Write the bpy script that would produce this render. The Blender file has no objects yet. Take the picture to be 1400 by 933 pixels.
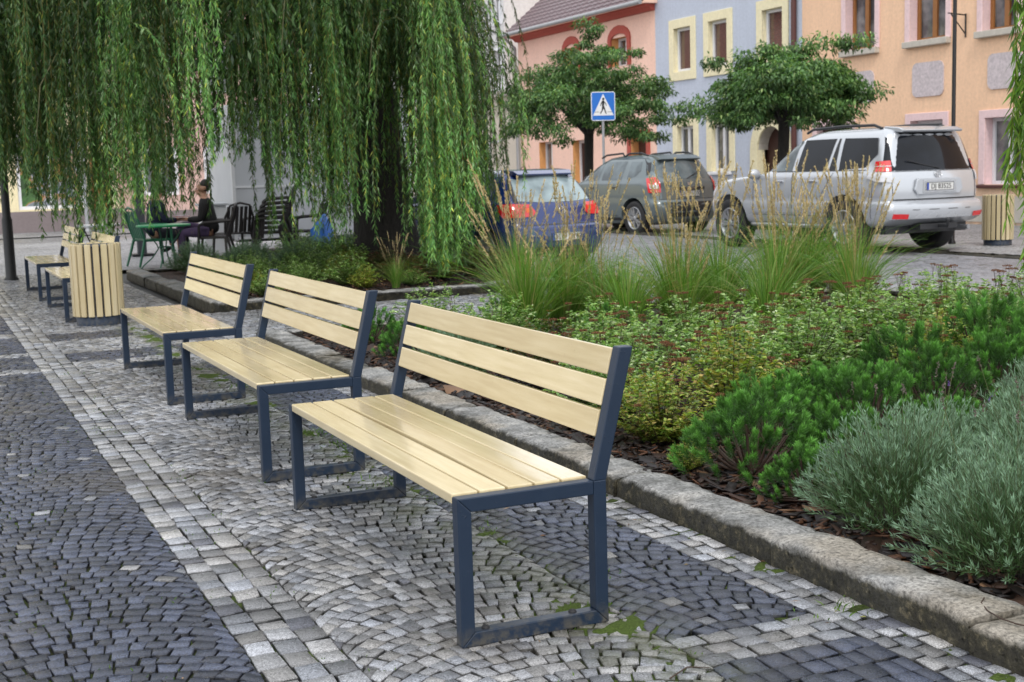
import bpy, bmesh, math, random
import numpy as np
from mathutils import Vector, Matrix
random.seed(7)
rng = np.random.default_rng(7)
PI = math.pi
R = math.radians
scene = bpy.context.scene
COL = scene.collection

# ------------------------------------------------------------------ helpers
def setp(o, label=None, cat=None, group=None, kind=None):
    if label: o['label'] = label
    if cat: o['category'] = cat
    if group: o['group'] = group
    if kind: o['kind'] = kind
    return o

def link(name, me, mat=None, parent=None, label=None, cat=None, group=None, kind=None, smooth=False):
    o = bpy.data.objects.new(name, me)
    COL.objects.link(o)
    me.name = name
    if mat is not None:
        if isinstance(mat, (list, tuple)):
            for m in mat: me.materials.append(m)
        else: me.materials.append(mat)
    if smooth and len(me.polygons):
        me.polygons.foreach_set('use_smooth', [True] * len(me.polygons))
    if parent is not None: o.parent = parent
    return setp(o, label, cat, group, kind)

def thing(name, label, cat, loc=(0, 0, 0), rz=0.0, group=None):
    o = bpy.data.objects.new(name, None)
    o.empty_display_size = 0.2
    COL.objects.link(o)
    o.location = loc
    o.rotation_euler = (0, 0, rz)
    return setp(o, label, cat, group)

def children_of(o):
    return [c for c in COL.objects if c.parent == o]

def dup(o, loc=None, rz=None, label=None, parent=None, scale=None):
    c = o.copy(); COL.objects.link(c)
    if parent is not None: c.parent = parent
    for ch in children_of(o):
        dup(ch, parent=c)
    if loc is not None: c.location = loc
    if rz is not None: c.rotation_euler = (0, 0, rz)
    if scale is not None: c.scale = (scale,) * 3 if not isinstance(scale, tuple) else scale
    if label: c['label'] = label
    return c

class MB:
    """collects shapes into one mesh"""
    def __init__(s): s.v = []; s.f = []; s.m = []; s.sm = []
    def add(s, vs, fs, mi=0, smooth=False):
        b = len(s.v); s.v += [tuple(p) for p in vs]
        for f in fs: s.f.append(tuple(b + i for i in f)); s.m.append(mi); s.sm.append(smooth)
        return s
    def box(s, x0, y0, z0, x1, y1, z1, mi=0):
        v = [(x0,y0,z0),(x1,y0,z0),(x1,y1,z0),(x0,y1,z0),(x0,y0,z1),(x1,y0,z1),(x1,y1,z1),(x0,y1,z1)]
        return s.add(v, [(0,3,2,1),(4,5,6,7),(0,1,5,4),(1,2,6,5),(2,3,7,6),(3,0,4,7)], mi)
    def hexa(s, v, mi=0):
        return s.add(v, [(0,3,2,1),(4,5,6,7),(0,1,5,4),(1,2,6,5),(2,3,7,6),(3,0,4,7)], mi)
    def tube(s, pts, r, n=8, mi=0, caps=True):
        pts = [Vector(p) for p in pts]; N = len(pts)
        rr = r if isinstance(r, (list, tuple)) else [r] * N
        up = Vector((0, 0, 1)); prev = None; rings = []
        for i, p in enumerate(pts):
            t = (pts[min(i+1, N-1)] - pts[max(i-1, 0)]).normalized()
            if prev is None:
                a = up if abs(t.dot(up)) < .9 else Vector((1, 0, 0))
                x = t.cross(a).normalized()
            else:
                x = (prev - t * prev.dot(t)).normalized()
            prev = x; y = t.cross(x)
            rings.append([p + (x * math.cos(2*PI*k/n) + y * math.sin(2*PI*k/n)) * rr[i] for k in range(n)])
        vs = [q for ring in rings for q in ring]; fs = []
        for i in range(N-1):
            for k in range(n):
                fs.append((i*n+k, i*n+(k+1) % n, (i+1)*n+(k+1) % n, (i+1)*n+k))
        s.add(vs, fs, mi, True)
        if caps:
            s.add(rings[0], [tuple(reversed(range(n)))], mi); s.add(rings[-1], [tuple(range(n))], mi)
        return s
    def lathe(s, prof, n=24, c=(0, 0, 0), mi=0, axis='z', smooth=True, cap=True):
        vs = []
        for (r, z) in prof:
            for k in range(n):
                a = 2*PI*k/n
                if axis == 'z': vs.append((c[0]+r*math.cos(a), c[1]+r*math.sin(a), c[2]+z))
                elif axis == 'y': vs.append((c[0]+r*math.cos(a), c[1]+z, c[2]+r*math.sin(a)))
                else: vs.append((c[0]+z, c[1]+r*math.cos(a), c[2]+r*math.sin(a)))
        fs = []
        for i in range(len(prof)-1):
            for k in range(n): fs.append((i*n+k, i*n+(k+1) % n, (i+1)*n+(k+1) % n, (i+1)*n+k))
        s.add(vs, fs, mi, smooth)
        if cap:
            m = len(prof)-1
            s.add(vs[:n], [tuple(reversed(range(n)))], mi); s.add(vs[m*n:], [tuple(range(n))], mi)
        return s
    def prism(s, poly, a, b, plane='xz', mi=0):
        """extrude a 2d polygon: plane 'xz' along y, 'yz' along x, 'xy' along z"""
        n = len(poly)
        f = {'xz': lambda p, q: (p[0], q, p[1]), 'yz': lambda p, q: (q, p[0], p[1]), 'xy': lambda p, q: (p[0], p[1], q)}[plane]
        vs = [f(p, a) for p in poly] + [f(p, b) for p in poly]
        fs = [tuple(range(n)), tuple(reversed(range(n, 2*n)))] + [(i, n+i, n+(i+1) % n, (i+1) % n) for i in range(n)]
        return s.add(vs, fs, mi)
    def mesh(s, name='mesh', fix=True):
        me = bpy.data.meshes.new(name); me.from_pydata(s.v, [], s.f)
        me.polygons.foreach_set('material_index', s.m); me.polygons.foreach_set('use_smooth', s.sm)
        if fix:
            bm = bmesh.new(); bm.from_mesh(me); bmesh.ops.recalc_face_normals(bm, faces=bm.faces); bm.to_mesh(me); bm.free()
        me.update(); return me
    def obj(s, name, mat=None, parent=None, label=None, cat=None, group=None, kind=None, bevel=0, seg=2, fix=True):
        o = link(name, s.mesh(name, fix), mat, parent, label, cat, group, kind)
        if bevel:
            md = o.modifiers.new('bev', 'BEVEL'); md.width = bevel; md.segments = seg; md.limit_method = 'ANGLE'; md.angle_limit = R(35)
        return o

def np_mesh(name, V, F, col=None, smooth=False):
    """V (n,3), F (m,k); col: per-face rgb (m,3) or per-vertex rgb (n,3)"""
    V = np.asarray(V, np.float32); F = np.asarray(F, np.int32); m, k = F.shape
    me = bpy.data.meshes.new(name)
    me.vertices.add(len(V)); me.vertices.foreach_set('co', V.ravel())
    me.loops.add(m*k); me.loops.foreach_set('vertex_index', F.ravel())
    me.polygons.add(m); me.polygons.foreach_set('loop_start', np.arange(0, m*k, k, dtype=np.int32))
    me.polygons.foreach_set('loop_total', np.full(m, k, np.int32))
    if smooth: me.polygons.foreach_set('use_smooth', np.ones(m, bool))
    me.update(calc_edges=True); me.validate()
    if col is not None:
        col = np.asarray(col, np.float32)
        dom = 'FACE' if len(col) == m and len(col) != len(V) else 'POINT'
        at = me.attributes.new('Col', 'FLOAT_COLOR', dom)
        at.data.foreach_set('color', np.concatenate([col, np.ones((len(col), 1), np.float32)], 1).ravel())
    return me

# ------------------------------------------------------------------ material helpers
class NT:
    def __init__(s, name):
        s.m = bpy.data.materials.new(name); s.m.use_nodes = True
        s.t = s.m.node_tree; s.n = s.t.nodes; s.b = s.n['Principled BSDF']; s.l = s.t.links
        s._c = None
    def new(s, typ, **kw):
        n = s.n.new(typ)
        for k, v in kw.items():
            if k in n.inputs: n.inputs[k].default_value = v
            else: setattr(n, k, v)
        return n
    def put(s, inp, v):
        if hasattr(v, 'links') or hasattr(v, 'is_linked'): s.l.new(v, inp)
        else: inp.default_value = v
    def co(s, scale=None, obj=True):
        if s._c is None: s._c = s.new('ShaderNodeTexCoord')
        o = s._c.outputs['Object' if obj else 'Generated']
        if scale is None: return o
        mp = s.new('ShaderNodeMapping'); s.l.new(o, mp.inputs[0]); mp.inputs['Scale'].default_value = scale
        return mp.outputs[0]
    def noise(s, scale, detail=4, rough=.55, vec=None, dist=0):
        n = s.new('ShaderNodeTexNoise'); n.inputs['Scale'].default_value = scale; n.inputs['Detail'].default_value = detail
        n.inputs['Roughness'].default_value = rough; n.inputs['Distortion'].default_value = dist
        s.l.new(vec if vec is not None else s.co(), n.inputs['Vector']); return n.outputs['Fac']
    def voro(s, scale, feature='F1', vec=None, out='Distance', rnd=1.0):
        n = s.new('ShaderNodeTexVoronoi'); n.feature = feature; n.inputs['Scale'].default_value = scale
        n.inputs['Randomness'].default_value = rnd
        s.l.new(vec if vec is not None else s.co(), n.inputs['Vector']); return n.outputs[out]
    def ramp(s, fac, stops):
        n = s.new('ShaderNodeValToRGB'); cr = n.color_ramp
        while len(cr.elements) < len(stops): cr.elements.new(.5)
        for e, (p, c) in zip(cr.elements, stops):
            e.position = p; e.color = (c, c, c, 1) if isinstance(c, (int, float)) else (*c, 1)
        s.l.new(fac, n.inputs[0]); return n.outputs[0]
    def mix(s, fac, a, b, mode='MIX'):
        n = s.new('ShaderNodeMix'); n.data_type = 'RGBA'; n.blend_type = mode
        for inp, v in ((n.inputs[0], fac), (n.inputs[6], a), (n.inputs[7], b)):
            if isinstance(v, (tuple, list)): inp.default_value = (*v, 1) if len(v) == 3 else v
            else: s.put(inp, v)
        return n.outputs[2]
    def math(s, op, a, b=0.0, clamp=False):
        n = s.new('ShaderNodeMath'); n.operation = op; n.use_clamp = clamp
        s.put(n.inputs[0], a); s.put(n.inputs[1], b); return n.outputs[0]
    def attr(s, name='Col'):
        n = s.new('ShaderNodeAttribute'); n.attribute_name = name; return n.outputs['Color']
    def bump(s, h, strength=.3, dist=.01, nrm=None):
        n = s.new('ShaderNodeBump'); n.inputs['Strength'].default_value = strength; n.inputs['Distance'].default_value = dist
        s.l.new(h, n.inputs['Height'])
        if nrm is not None: s.l.new(nrm, n.inputs['Normal'])
        return n.outputs[0]
    def out(s, col=None, rough=None, bump=None, metal=None, **kw):
        b = s.b.inputs
        if col is not None:
            if isinstance(col, (tuple, list)): b['Base Color'].default_value = (*col, 1)
            else: s.l.new(col, b['Base Color'])
        if rough is not None: s.put(b['Roughness'], rough)
        if metal is not None: s.put(b['Metallic'], metal)
        if bump is not None: s.l.new(bump, b['Normal'])
        for k, v in kw.items():
            k = k.replace('_', ' ')
            if k in b:
                if isinstance(v, tuple) and len(v) == 3: v = (*v, 1)
                s.put(b[k], v)
        return s.m

def m_plain(name, col, rough=.5, var=.12, scale=6, bump=0, bscale=60, metal=0.0, **kw):
    t = NT(name)
    n = t.noise(scale, 5)
    c = t.mix(n, tuple(x*(1-var*1.6) for x in col), tuple(min(1, x*(1+var*1.4)) for x in col))
    r = t.math('ADD', t.math('MULTIPLY', t.noise(scale*3, 3), .16), rough-.08, True)
    bp = t.bump(t.noise(bscale, 3), bump, .004) if bump else None
    return t.out(c, r, bp, metal, **kw)

def m_leaf(name, gain=1.0, rough=.45, transl=.35, var=.25):
    """leaf material: per-face colour attribute with clump variation and light passing through"""
    t = NT(name)
    c = t.attr()
    v = t.ramp(t.noise(1.6, 3), [(.3, (.7*gain,)*3), (.7, (1.25*gain,)*3)])
    c2 = t.mix(1.0, c, v, 'MULTIPLY')
    t.out(c2, rough, Specular_IOR_Level=.3)
    tr = t.new('ShaderNodeBsdfTranslucent'); t.l.new(t.mix(1.0, c2, (1.15, 1.25, .5), 'MULTIPLY'), tr.inputs[0])
    mx = t.new('ShaderNodeMixShader'); mx.inputs[0].default_value = transl
    o = t.n['Material Output']
    t.l.new(t.b.outputs[0], mx.inputs[1]); t.l.new(tr.outputs[0], mx.inputs[2]); t.l.new(mx.outputs[0], o.inputs[0])
    return t.m

def text_mesh(txt, size, extrude=.0015, font_x=1.0):
    cu = bpy.data.curves.new('t', 'FONT'); cu.body = txt; cu.size = size; cu.extrude = extrude
    cu.align_x = 'CENTER'; cu.align_y = 'CENTER'; cu.resolution_u = 3
    o = bpy.data.objects.new('t', cu); COL.objects.link(o)
    dg = bpy.context.evaluated_depsgraph_get(); dg.update()
    me = bpy.data.meshes.new_from_object(o.evaluated_get(dg))
    bpy.data.objects.remove(o); bpy.data.curves.remove(cu)
    return me

# ------------------------------------------------------------------ camera
AZ, PITCH, ROLL, HC = R(24.2), R(7.337), R(-1.710), 1.39
def make_camera():
    h = Vector((math.sin(AZ), math.cos(AZ), 0)); rt = Vector((math.cos(AZ), -math.sin(AZ), 0)); z = Vector((0, 0, 1))
    fwd = h*math.cos(PITCH) - z*math.sin(PITCH); up = h*math.sin(PITCH) + z*math.cos(PITCH)
    r2 = rt*math.cos(ROLL) + up*math.sin(ROLL); u2 = -rt*math.sin(ROLL) + up*math.cos(ROLL)
    cam = bpy.data.cameras.new('camera'); o = bpy.data.objects.new('camera', cam); COL.objects.link(o)
    m = Matrix((r2, u2, -fwd)).transposed().to_4x4(); m.translation = Vector((0, 0, HC))
    o.matrix_world = m
    cam.sensor_width = 36; cam.lens = 46.47; cam.clip_end = 2000; cam.clip_start = .05
    cam.dof.use_dof = True; cam.dof.focus_distance = 4.7; cam.dof.aperture_fstop = 8.5
    scene.camera = o
make_camera()

# ------------------------------------------------------------------ light: overcast day
SUN_EL, SUN_ROT = R(52), R(200)
def make_world():
    w = bpy.data.worlds.new("World"); scene.world = w; w.use_nodes = True
    nt = w.node_tree; bg = nt.nodes['Background']
    sky = nt.nodes.new('ShaderNodeTexSky'); sky.sky_type = 'NISHITA'; sky.sun_disc = False
    sky.sun_elevation = SUN_EL; sky.sun_rotation = SUN_ROT; sky.dust_density = 3.0; sky.air_density = 1.0; sky.altitude = 200
    hs = nt.nodes.new('ShaderNodeHueSaturation'); hs.inputs['Saturation'].default_value = .35
    nt.links.new(sky.outputs[0], hs.inputs['Color'])
    mx = nt.nodes.new('ShaderNodeMix'); mx.data_type = 'RGBA'; mx.inputs[0].default_value = .62
    mx.inputs[7].default_value = (15.5, 15.9, 16.6, 1)     # cloud layer, level with the physical sky
    nt.links.new(hs.outputs[0], mx.inputs[6]); nt.links.new(mx.outputs[2], bg.inputs[0])
    bg.inputs[1].default_value = .138
    l = bpy.data.lights.new('sun', 'SUN'); l.energy = 1.5; l.angle = R(11); l.color = (1, .96, .9)
    o = bpy.data.objects.new('sun', l); COL.objects.link(o)
    # direction towards the sun: behind the camera's left shoulder
    az = SUN_ROT
    d = Vector((math.sin(az)*math.cos(SUN_EL), math.cos(az)*math.cos(SUN_EL), math.sin(SUN_EL)))
    o.rotation_euler = (-d).to_track_quat('-Z', 'Y').to_euler(); o.location = (0, 0, 30)
make_world()
scene.view_settings.view_transform = 'Standard'; scene.view_settings.look = 'None'
scene.view_settings.exposure = 0; scene.view_settings.gamma = 1
scene.cycles.max_bounces = 6; scene.cycles.diffuse_bounces = 3; scene.cycles.glossy_bounces = 3
scene.cycles.transparent_max_bounces = 8; scene.cycles.transmission_bounces = 4
scene.cycles.use_denoising = True
# ------------------------------------------------------------------ ground, paving, kerbs
def mat_cobble_far(name, scale, c0, c1, wet=.45):
    t = NT(name)
    warp = t.new('ShaderNodeVectorMath'); warp.operation = 'ADD'
    nz = t.new('ShaderNodeTexNoise'); nz.inputs['Scale'].default_value = .9; nz.inputs['Detail'].default_value = 2
    t.l.new(t.co(), nz.inputs['Vector'])
    sc = t.new('ShaderNodeVectorMath'); sc.operation = 'SCALE'; sc.inputs['Scale'].default_value = .25
    t.l.new(nz.outputs['Color'], sc.inputs[0]); t.l.new(t.co(), warp.inputs[0]); t.l.new(sc.outputs[0], warp.inputs[1])
    v = t.voro(scale, 'DISTANCE_TO_EDGE', warp.outputs[0], rnd=.55)
    cell = t.voro(scale, 'F1', warp.outputs[0], 'Color', rnd=.55)
    bw = t.new('ShaderNodeRGBToBW'); t.l.new(cell, bw.inputs[0])
    col = t.mix(bw.outputs[0], c0, c1)
    big = t.ramp(t.noise(.35, 4), [(.35, (.72, .72, .74)), (.65, (1.12, 1.12, 1.12))])
    col = t.mix(1.0, col, big, 'MULTIPLY')
    edge = t.ramp(v, [(.0, .0), (.09, 1.0)])
    col = t.mix(edge, (.045, .045, .035), col)
    h = t.ramp(v, [(.0, .0), (.14, 1.0)])
    ro = t.math('ADD', t.math('MULTIPLY', t.noise(.8, 4), .35), wet-.12, True)
    return t.out(col, ro, t.bump(h, .7, .012))

M_road = mat_cobble_far('wet cobbles', 9.5, (.17, .17, .185), (.30, .30, .32), .42)
M_walk = mat_cobble_far('pale cobbles', 12, (.22, .22, .23), (.36, .36, .37), .5)

def sheet(name, x0, y0, x1, y1, z, mat):
    me = bpy.data.meshes.new(name)
    me.from_pydata([(x0,y0,z),(x1,y0,z),(x1,y1,z),(x0,y1,z)], [], [(0,1,2,3)])
    return link(name, me, mat, kind='structure')
M_ground = m_plain('earth', (.12, .12, .12), .8, .2, .5)
sheet('ground', -400, -400, 500, 500, -.075, M_ground)
sheet('road', 7.8, -30, 21.0, 60, -.06, M_road)
sheet('sidewalk', 14.25, -20, 21.0, 60, -.056, M_walk)
sheet('square_paving', -30, 22.0, 7.8, 34.0, -.012, M_walk)
sheet('square_paving', -30, -8.0, -2.2, 22.0, -.012, M_walk)
sheet('cross_road', -30, 34.0, 7.8, 38.2, -.05, M_road)
sheet('sidewalk', -30, 38.2, 7.8, 42.0, -.02, M_walk)

# --- individually cut setts laid in segmental arcs (real stones)
Q = []     # (corner list, tone 0 light / 1 dark / 2 moss-stained)
def tone_of(x, y):
    strip = .80 < x < 1.06
    if x < .80:
        for a, b in ((10.38, 10.60), (11.42, 11.64), (12.92, 13.2)):
            if a < y < b: return 0
        return 1 if y < 15.5 else (1 if (int(y*0.9) % 3 == 0) else 0)
    if strip: return 0
    if y < 14.6:
        if 1.06 < x < 1.80 and (10.82 < y < 11.42 or 12.38 < y < 12.94): return 1
        if 1.93 < x < 2.45:
            if 3.02 < y < 3.25 or 10.2 < y < 10.82 or 11.42 < y < 11.7: return 0
            return 1 if y < 12.9 else 0
    return 0
def cell(a, b, c, d):
    Q.append((a, b, c, d))
def arc_zone(x0, x1, y0, y1, s=.062, wst=.064, rise=.26, phase=0.0, flip=1):
    w = x1-x0; xc = (x0+x1)/2; n = max(2, round(w/wst))
    C = lambda x: flip*rise*w*(math.sqrt(max(0, 1-((x-xc)/(w*.56))**2))-.45)
    k0 = int((y0-rise*w)/s)-2; k1 = int((y1+rise*w)/s)+2
    wob = [random.gauss(0, .004) for _ in range(k1-k0+3)]
    for k in range(k0, k1):
        off = random.random()
        xs = [x0] + [x0 + w*(i+off)/n + random.gauss(0, .005) for i in range(n) if .35/n < (i+off)/n < 1-.35/n] + [x1]
        def P(x, kk):
            t = max(-1, min(1, (x-xc)/(w*.56))); sl = -flip*rise*w*t/(w*.56)/max(.25, math.sqrt(max(.01, 1-t*t)))
            return x, C(x)+kk*s+wob[kk-k0]+phase, sl
        for a, b in zip(xs[:-1], xs[1:]):
            if b-a < .02: continue
            pa, pb = P(a, k), P(b, k)
            la = a - (pa[2]*s/(1+pa[2]**2) if a > x0 else 0); lb = b - (pb[2]*s/(1+pb[2]**2) if b < x1 else 0)
            la = min(max(la, x0), x1); lb = min(max(lb, x0), x1)
            ta, tb = P(la, k+1), P(lb, k+1)
            cy = (pa[1]+tb[1])/2
            if y0 <= cy <= y1: cell((pa[0], pa[1]), (pb[0], pb[1]), (tb[0], tb[1]), (ta[0], ta[1]))
def row_zone(x0, x1, y0, y1, rows, ln=.095, along='y'):
    if along == 'y':
        rw = (x1-x0)/rows
        for r in range(rows):
            y = y0+random.random()*.05
            while y < y1:
                L = ln*random.uniform(.75, 1.3); a = x0+r*rw
                cell((a, y), (a+rw, y+random.gauss(0, .004)), (a+rw, y+L), (a, y+L+random.gauss(0, .004))); y += L
    else:
        rw = (y1-y0)/rows
        for r in range(rows):
            x = x0
            while x < x1-.03:
                L = min(ln*random.uniform(.75, 1.3), x1-x); a = y0+r*rw
                if x1-(x+L) < .04: L = x1-x
                cell((x, a), (x+L, a), (x+L, a+rw), (x, a+rw)); x += L
YN, YF = 1.6, 22.0
for i, xx in enumerate([-2.2, -1.2, -.2]): arc_zone(xx, xx+1.0, YN, YF, .069, .055, .40, .02*i)
row_zone(.80, 1.06, YN, YF, 3, .10)
arc_zone(1.06, 1.93, YN, YF, .068, .052, .42)
row_zone(1.93, 2.45, 3.02, 3.25, 3, .085, 'x')
row_zone(1.93, 2.45, 2.55, 3.02, 5, .075, 'x')
arc_zone(1.93, 2.45, YN, 2.55, .078, .06, .36)
arc_zone(1.93, 2.45, 3.25, YF, .068, .053, .42)
row_zone(2.45, 2.64, YN, YF, 3, .08)
for xx in (2.64, 3.56, 4.48, 5.4, 6.32, 7.24): arc_zone(xx, min(xx+.92, 7.8), 11.35 if xx < 8 else 12, 13.92, .068, .07, .25)

def build_stones():
    n = len(Q); C = np.array(Q, np.float64)              # n,4,2
    cen = C.mean(1, keepdims=True)
    e = rng.normal(0, .0034, C.shape); C = C+e
    d = C-cen; L = np.linalg.norm(d, axis=2, keepdims=True)
    near = np.clip((cen[:, :, 1:2]-3)/8, 0, 1)
    gap = (.0032+rng.uniform(0, .0028, (n, 1, 1)))
    outer = cen+d*(1-gap/np.maximum(L, .02))
    inner = cen+d*(1-(gap+.0032)/np.maximum(L, .02))
    hz = rng.normal(0, .0017, (n, 1)); tilt = rng.normal(0, .032, (n, 2))
    # low spots near the mossy line and the kerb
    ztop = hz + ((inner-cen)*tilt[:, None, :]).sum(2)
    zsh = ztop-.0034+rng.normal(0, .0006, (n, 4))
    V = np.zeros((n, 12, 3)); V[:, 0:4, :2] = inner; V[:, 0:4, 2] = ztop
    V[:, 4:8, :2] = outer; V[:, 4:8, 2] = zsh
    V[:, 8:12, :2] = cen+d*(1-(gap-.0008)/np.maximum(L, .02)); V[:, 8:12, 2] = -.035
    f = [[0, 1, 2, 3]]+[[i, 4+i, 4+(i+1) % 4, (i+1) % 4] for i in range(4)]+[[4+i, 8+i, 8+(i+1) % 4, 4+(i+1) % 4] for i in range(4)]
    F = (np.array(f)[None]+(np.arange(n)*12)[:, None, None]).reshape(-1, 4)
    tn = np.array([tone_of(c[0][0], c[0][1]) for c in cen.tolist()])
    r = rng.random((n, 1)); r2 = rng.random((n, 1))
    light = np.array([.285, .29, .305])*(.45+.95*r); light = light*(1+(r2-.5)*np.array([.10, .02, -.12]))
    dark = np.array([.046, .055, .086])*(.5+1.0*r)*(1+(r2-.5)*.2)
    odd = rng.random(n)
    colr = np.where((tn == 1)[:, None], dark, light)
    swap = (odd < .02) & (tn == 0); colr[swap] = (np.array([.11, .115, .14])*(.7+.6*r))[swap]
    pale = (odd > .985) & (tn == 1); colr[pale] = (light*.8)[pale]
    colr = np.clip(colr, 0, 1)
    me = np_mesh('setts', V.reshape(-1, 3), F[:, ::-1], (np.repeat(colr, 9, 0).reshape(n, 9, 3)*np.array([1, .8, .8, .8, .8, .16, .16, .16, .16])[None, :, None]).reshape(-1, 3))
    t = NT('granite setts')
    c = t.attr()
    sp = t.noise(230, 3, .75); sp2 = t.noise(75, 4, .65)
    c = t.mix(1.0, c, t.ramp(sp, [(.32, .10), (.45, .75), (.56, 1.2), (.68, 2.1)]), 'MULTIPLY')
    c = t.mix(1.0, c, t.ramp(sp2, [(.3, .75), (.7, 1.2)]), 'MULTIPLY')
    wetn = t.noise(1.1, 5)
    c = t.mix(1.0, c, t.ramp(wetn, [(.32, .68), (.62, 1.12)]), 'MULTIPLY'); c = t.mix(t.ramp(t.noise(.9, 5, .65), [(.50, 0.0), (.66, .45)]), c, (.075, .062, .045))
    # green film near the bench backs
    sep = t.new('ShaderNodeSeparateXYZ'); t.l.new(t.co(), sep.inputs[0])
    band = t.math('SUBTRACT', 1.0, t.math('MULTIPLY', t.math('ABSOLUTE', t.math('SUBTRACT', sep.outputs[0], 1.84)), 3.6), True)
    mossn = t.ramp(t.noise(6, 5, .65), [(.42, 0.0), (.58, 1.0)])
    film = t.math('MULTIPLY', t.math('MULTIPLY', band, mossn), .75, True)
    c = t.mix(film, c, (.06, .068, .025))
    ro = t.math('ADD', t.math('MULTIPLY', t.noise(30, 4, .6), .5), .06, True)
    bp = t.bump(sp2, .8, .006); bp = t.bump(sp, .5, .002, bp)
    m = t.out(c, ro, bp, Specular_IOR_Level=.5)
    link('setts', me, m, kind='structure')
build_stones()

# --- jointing: soil and moss between the setts, rising over them in patches
def build_joints():
    step = .03
    def grid(x0, x1, y0, y1, name):
        xs = np.arange(x0, x1+1e-6, step); ys = np.arange(y0, y1+1e-6, step); nx, ny = len(xs), len(ys)
        X, Y = np.meshgrid(xs, ys, indexing='xy')
        from mathutils import noise as mn
        def fb(a, s, o=0): return np.array([mn.fractal(Vector((float(p)*s+o, float(q)*s, o)), .6, 2.1, 4) for p, q in zip(X.ravel(), Y.ravel())]).reshape(X.shape)
        N = fb(0, 4.5); N2 = fb(0, 16, 3.3); N3 = fb(0, 1.1, 8.8)
        Z = -.0125+.0022*N2+.001*N
        band = np.exp(-((X-1.86)/.13)**2)
        Z += band*np.clip(N*1.0+N2*.6+.16+N3*.5, 0, 1)*.019
        kb = np.exp(-((X-2.60)/.09)**2)*(Y < 11)
        Z += kb*np.clip(N*.9+N2*.6+.30, 0, 1)*.016
        Z += np.exp(-((X-.95)/.12)**2)*np.clip(N-.28, 0, 1)*.012
        Z += np.clip(N3+N*.6-.85, 0, 1)*.02
        V = np.stack([X, Y, Z], -1).reshape(-1, 3)
        i = np.arange(nx*ny).reshape(ny, nx)
        F = np.stack([i[:-1, :-1], i[:-1, 1:], i[1:, 1:], i[1:, :-1]], -1).reshape(-1, 4)
        mossy = np.clip((band*.6+np.clip(N3*1.3+.2, 0, 1)*.8+.34)*(.6+1.5*N+.8*N2), 0, 1).ravel()
        soil = np.array([.014, .012, .010]); moss = np.array([.062, .092, .020])
        col = soil+(moss-soil)*mossy[:, None]
        return np_mesh(name, V, F, col, True)
    t = NT('joint soil and moss')
    c = t.mix(1.0, t.attr(), t.ramp(t.noise(160, 4, .7), [(.3, .35), (.7, 1.6)]), 'MULTIPLY')
    m = t.out(c, .9, t.bump(t.noise(240, 3, .7), .9, .006), Specular_IOR_Level=.12)
    link('joint_moss', grid(-2.2, 2.66, 1.6, 13.95, 'joint_moss'), m, kind='structure')
    m2 = m_plain('joint sand', (.06, .058, .05), .85, .3, 8, .5, 200)
    sheet('joint_sand', 2.66, 11.3, 7.8, 13.95, -.0075, m2); sheet('joint_sand', -2.2, 13.95, 2.66, 22.0, -.0075, m2)
build_joints()

# --- kerbs of long hand-cut granite blocks
t = NT('old granite kerb')
n1 = t.noise(7, 6, .65); n2 = t.noise(70, 4, .7); n3 = t.noise(2.0, 3)
c = t.ramp(n1, [(.28, (.10, .10, .095)), (.48, (.25, .25, .245)), (.7, (.42, .41, .39))])
c = t.mix(t.ramp(n3, [(.5, 0.0), (.64, .5)]), c, (.28, .23, .16))
c = t.mix(1.0, c, t.ramp(n2, [(.32, .35), (.5, .95), (.66, 1.4)]), 'MULTIPLY')
sx = t.new('ShaderNodeSeparateXYZ'); gm = t.new('ShaderNodeNewGeometry'); t.l.new(gm.outputs['Normal'], sx.inputs[0])
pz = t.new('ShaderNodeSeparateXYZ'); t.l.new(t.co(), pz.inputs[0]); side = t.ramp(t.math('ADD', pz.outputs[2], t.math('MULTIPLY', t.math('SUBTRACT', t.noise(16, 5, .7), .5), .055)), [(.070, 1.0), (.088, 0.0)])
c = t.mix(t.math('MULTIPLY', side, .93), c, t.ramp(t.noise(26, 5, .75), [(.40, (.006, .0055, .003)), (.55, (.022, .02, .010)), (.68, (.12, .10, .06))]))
pit = t.voro(26, 'F1'); pits = t.ramp(pit, [(.06, .0), (.2, 1.0)])
c = t.mix(1.0, c, t.ramp(pit, [(.05, .45), (.16, 1.0)]), 'MULTIPLY')
M_kerb = t.out(c, t.math('ADD', t.math('MULTIPLY', n1, .3), .38), t.bump(n2, .8, .01, t.bump(pits, .6, .008)), Specular_IOR_Level=.22)

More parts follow.
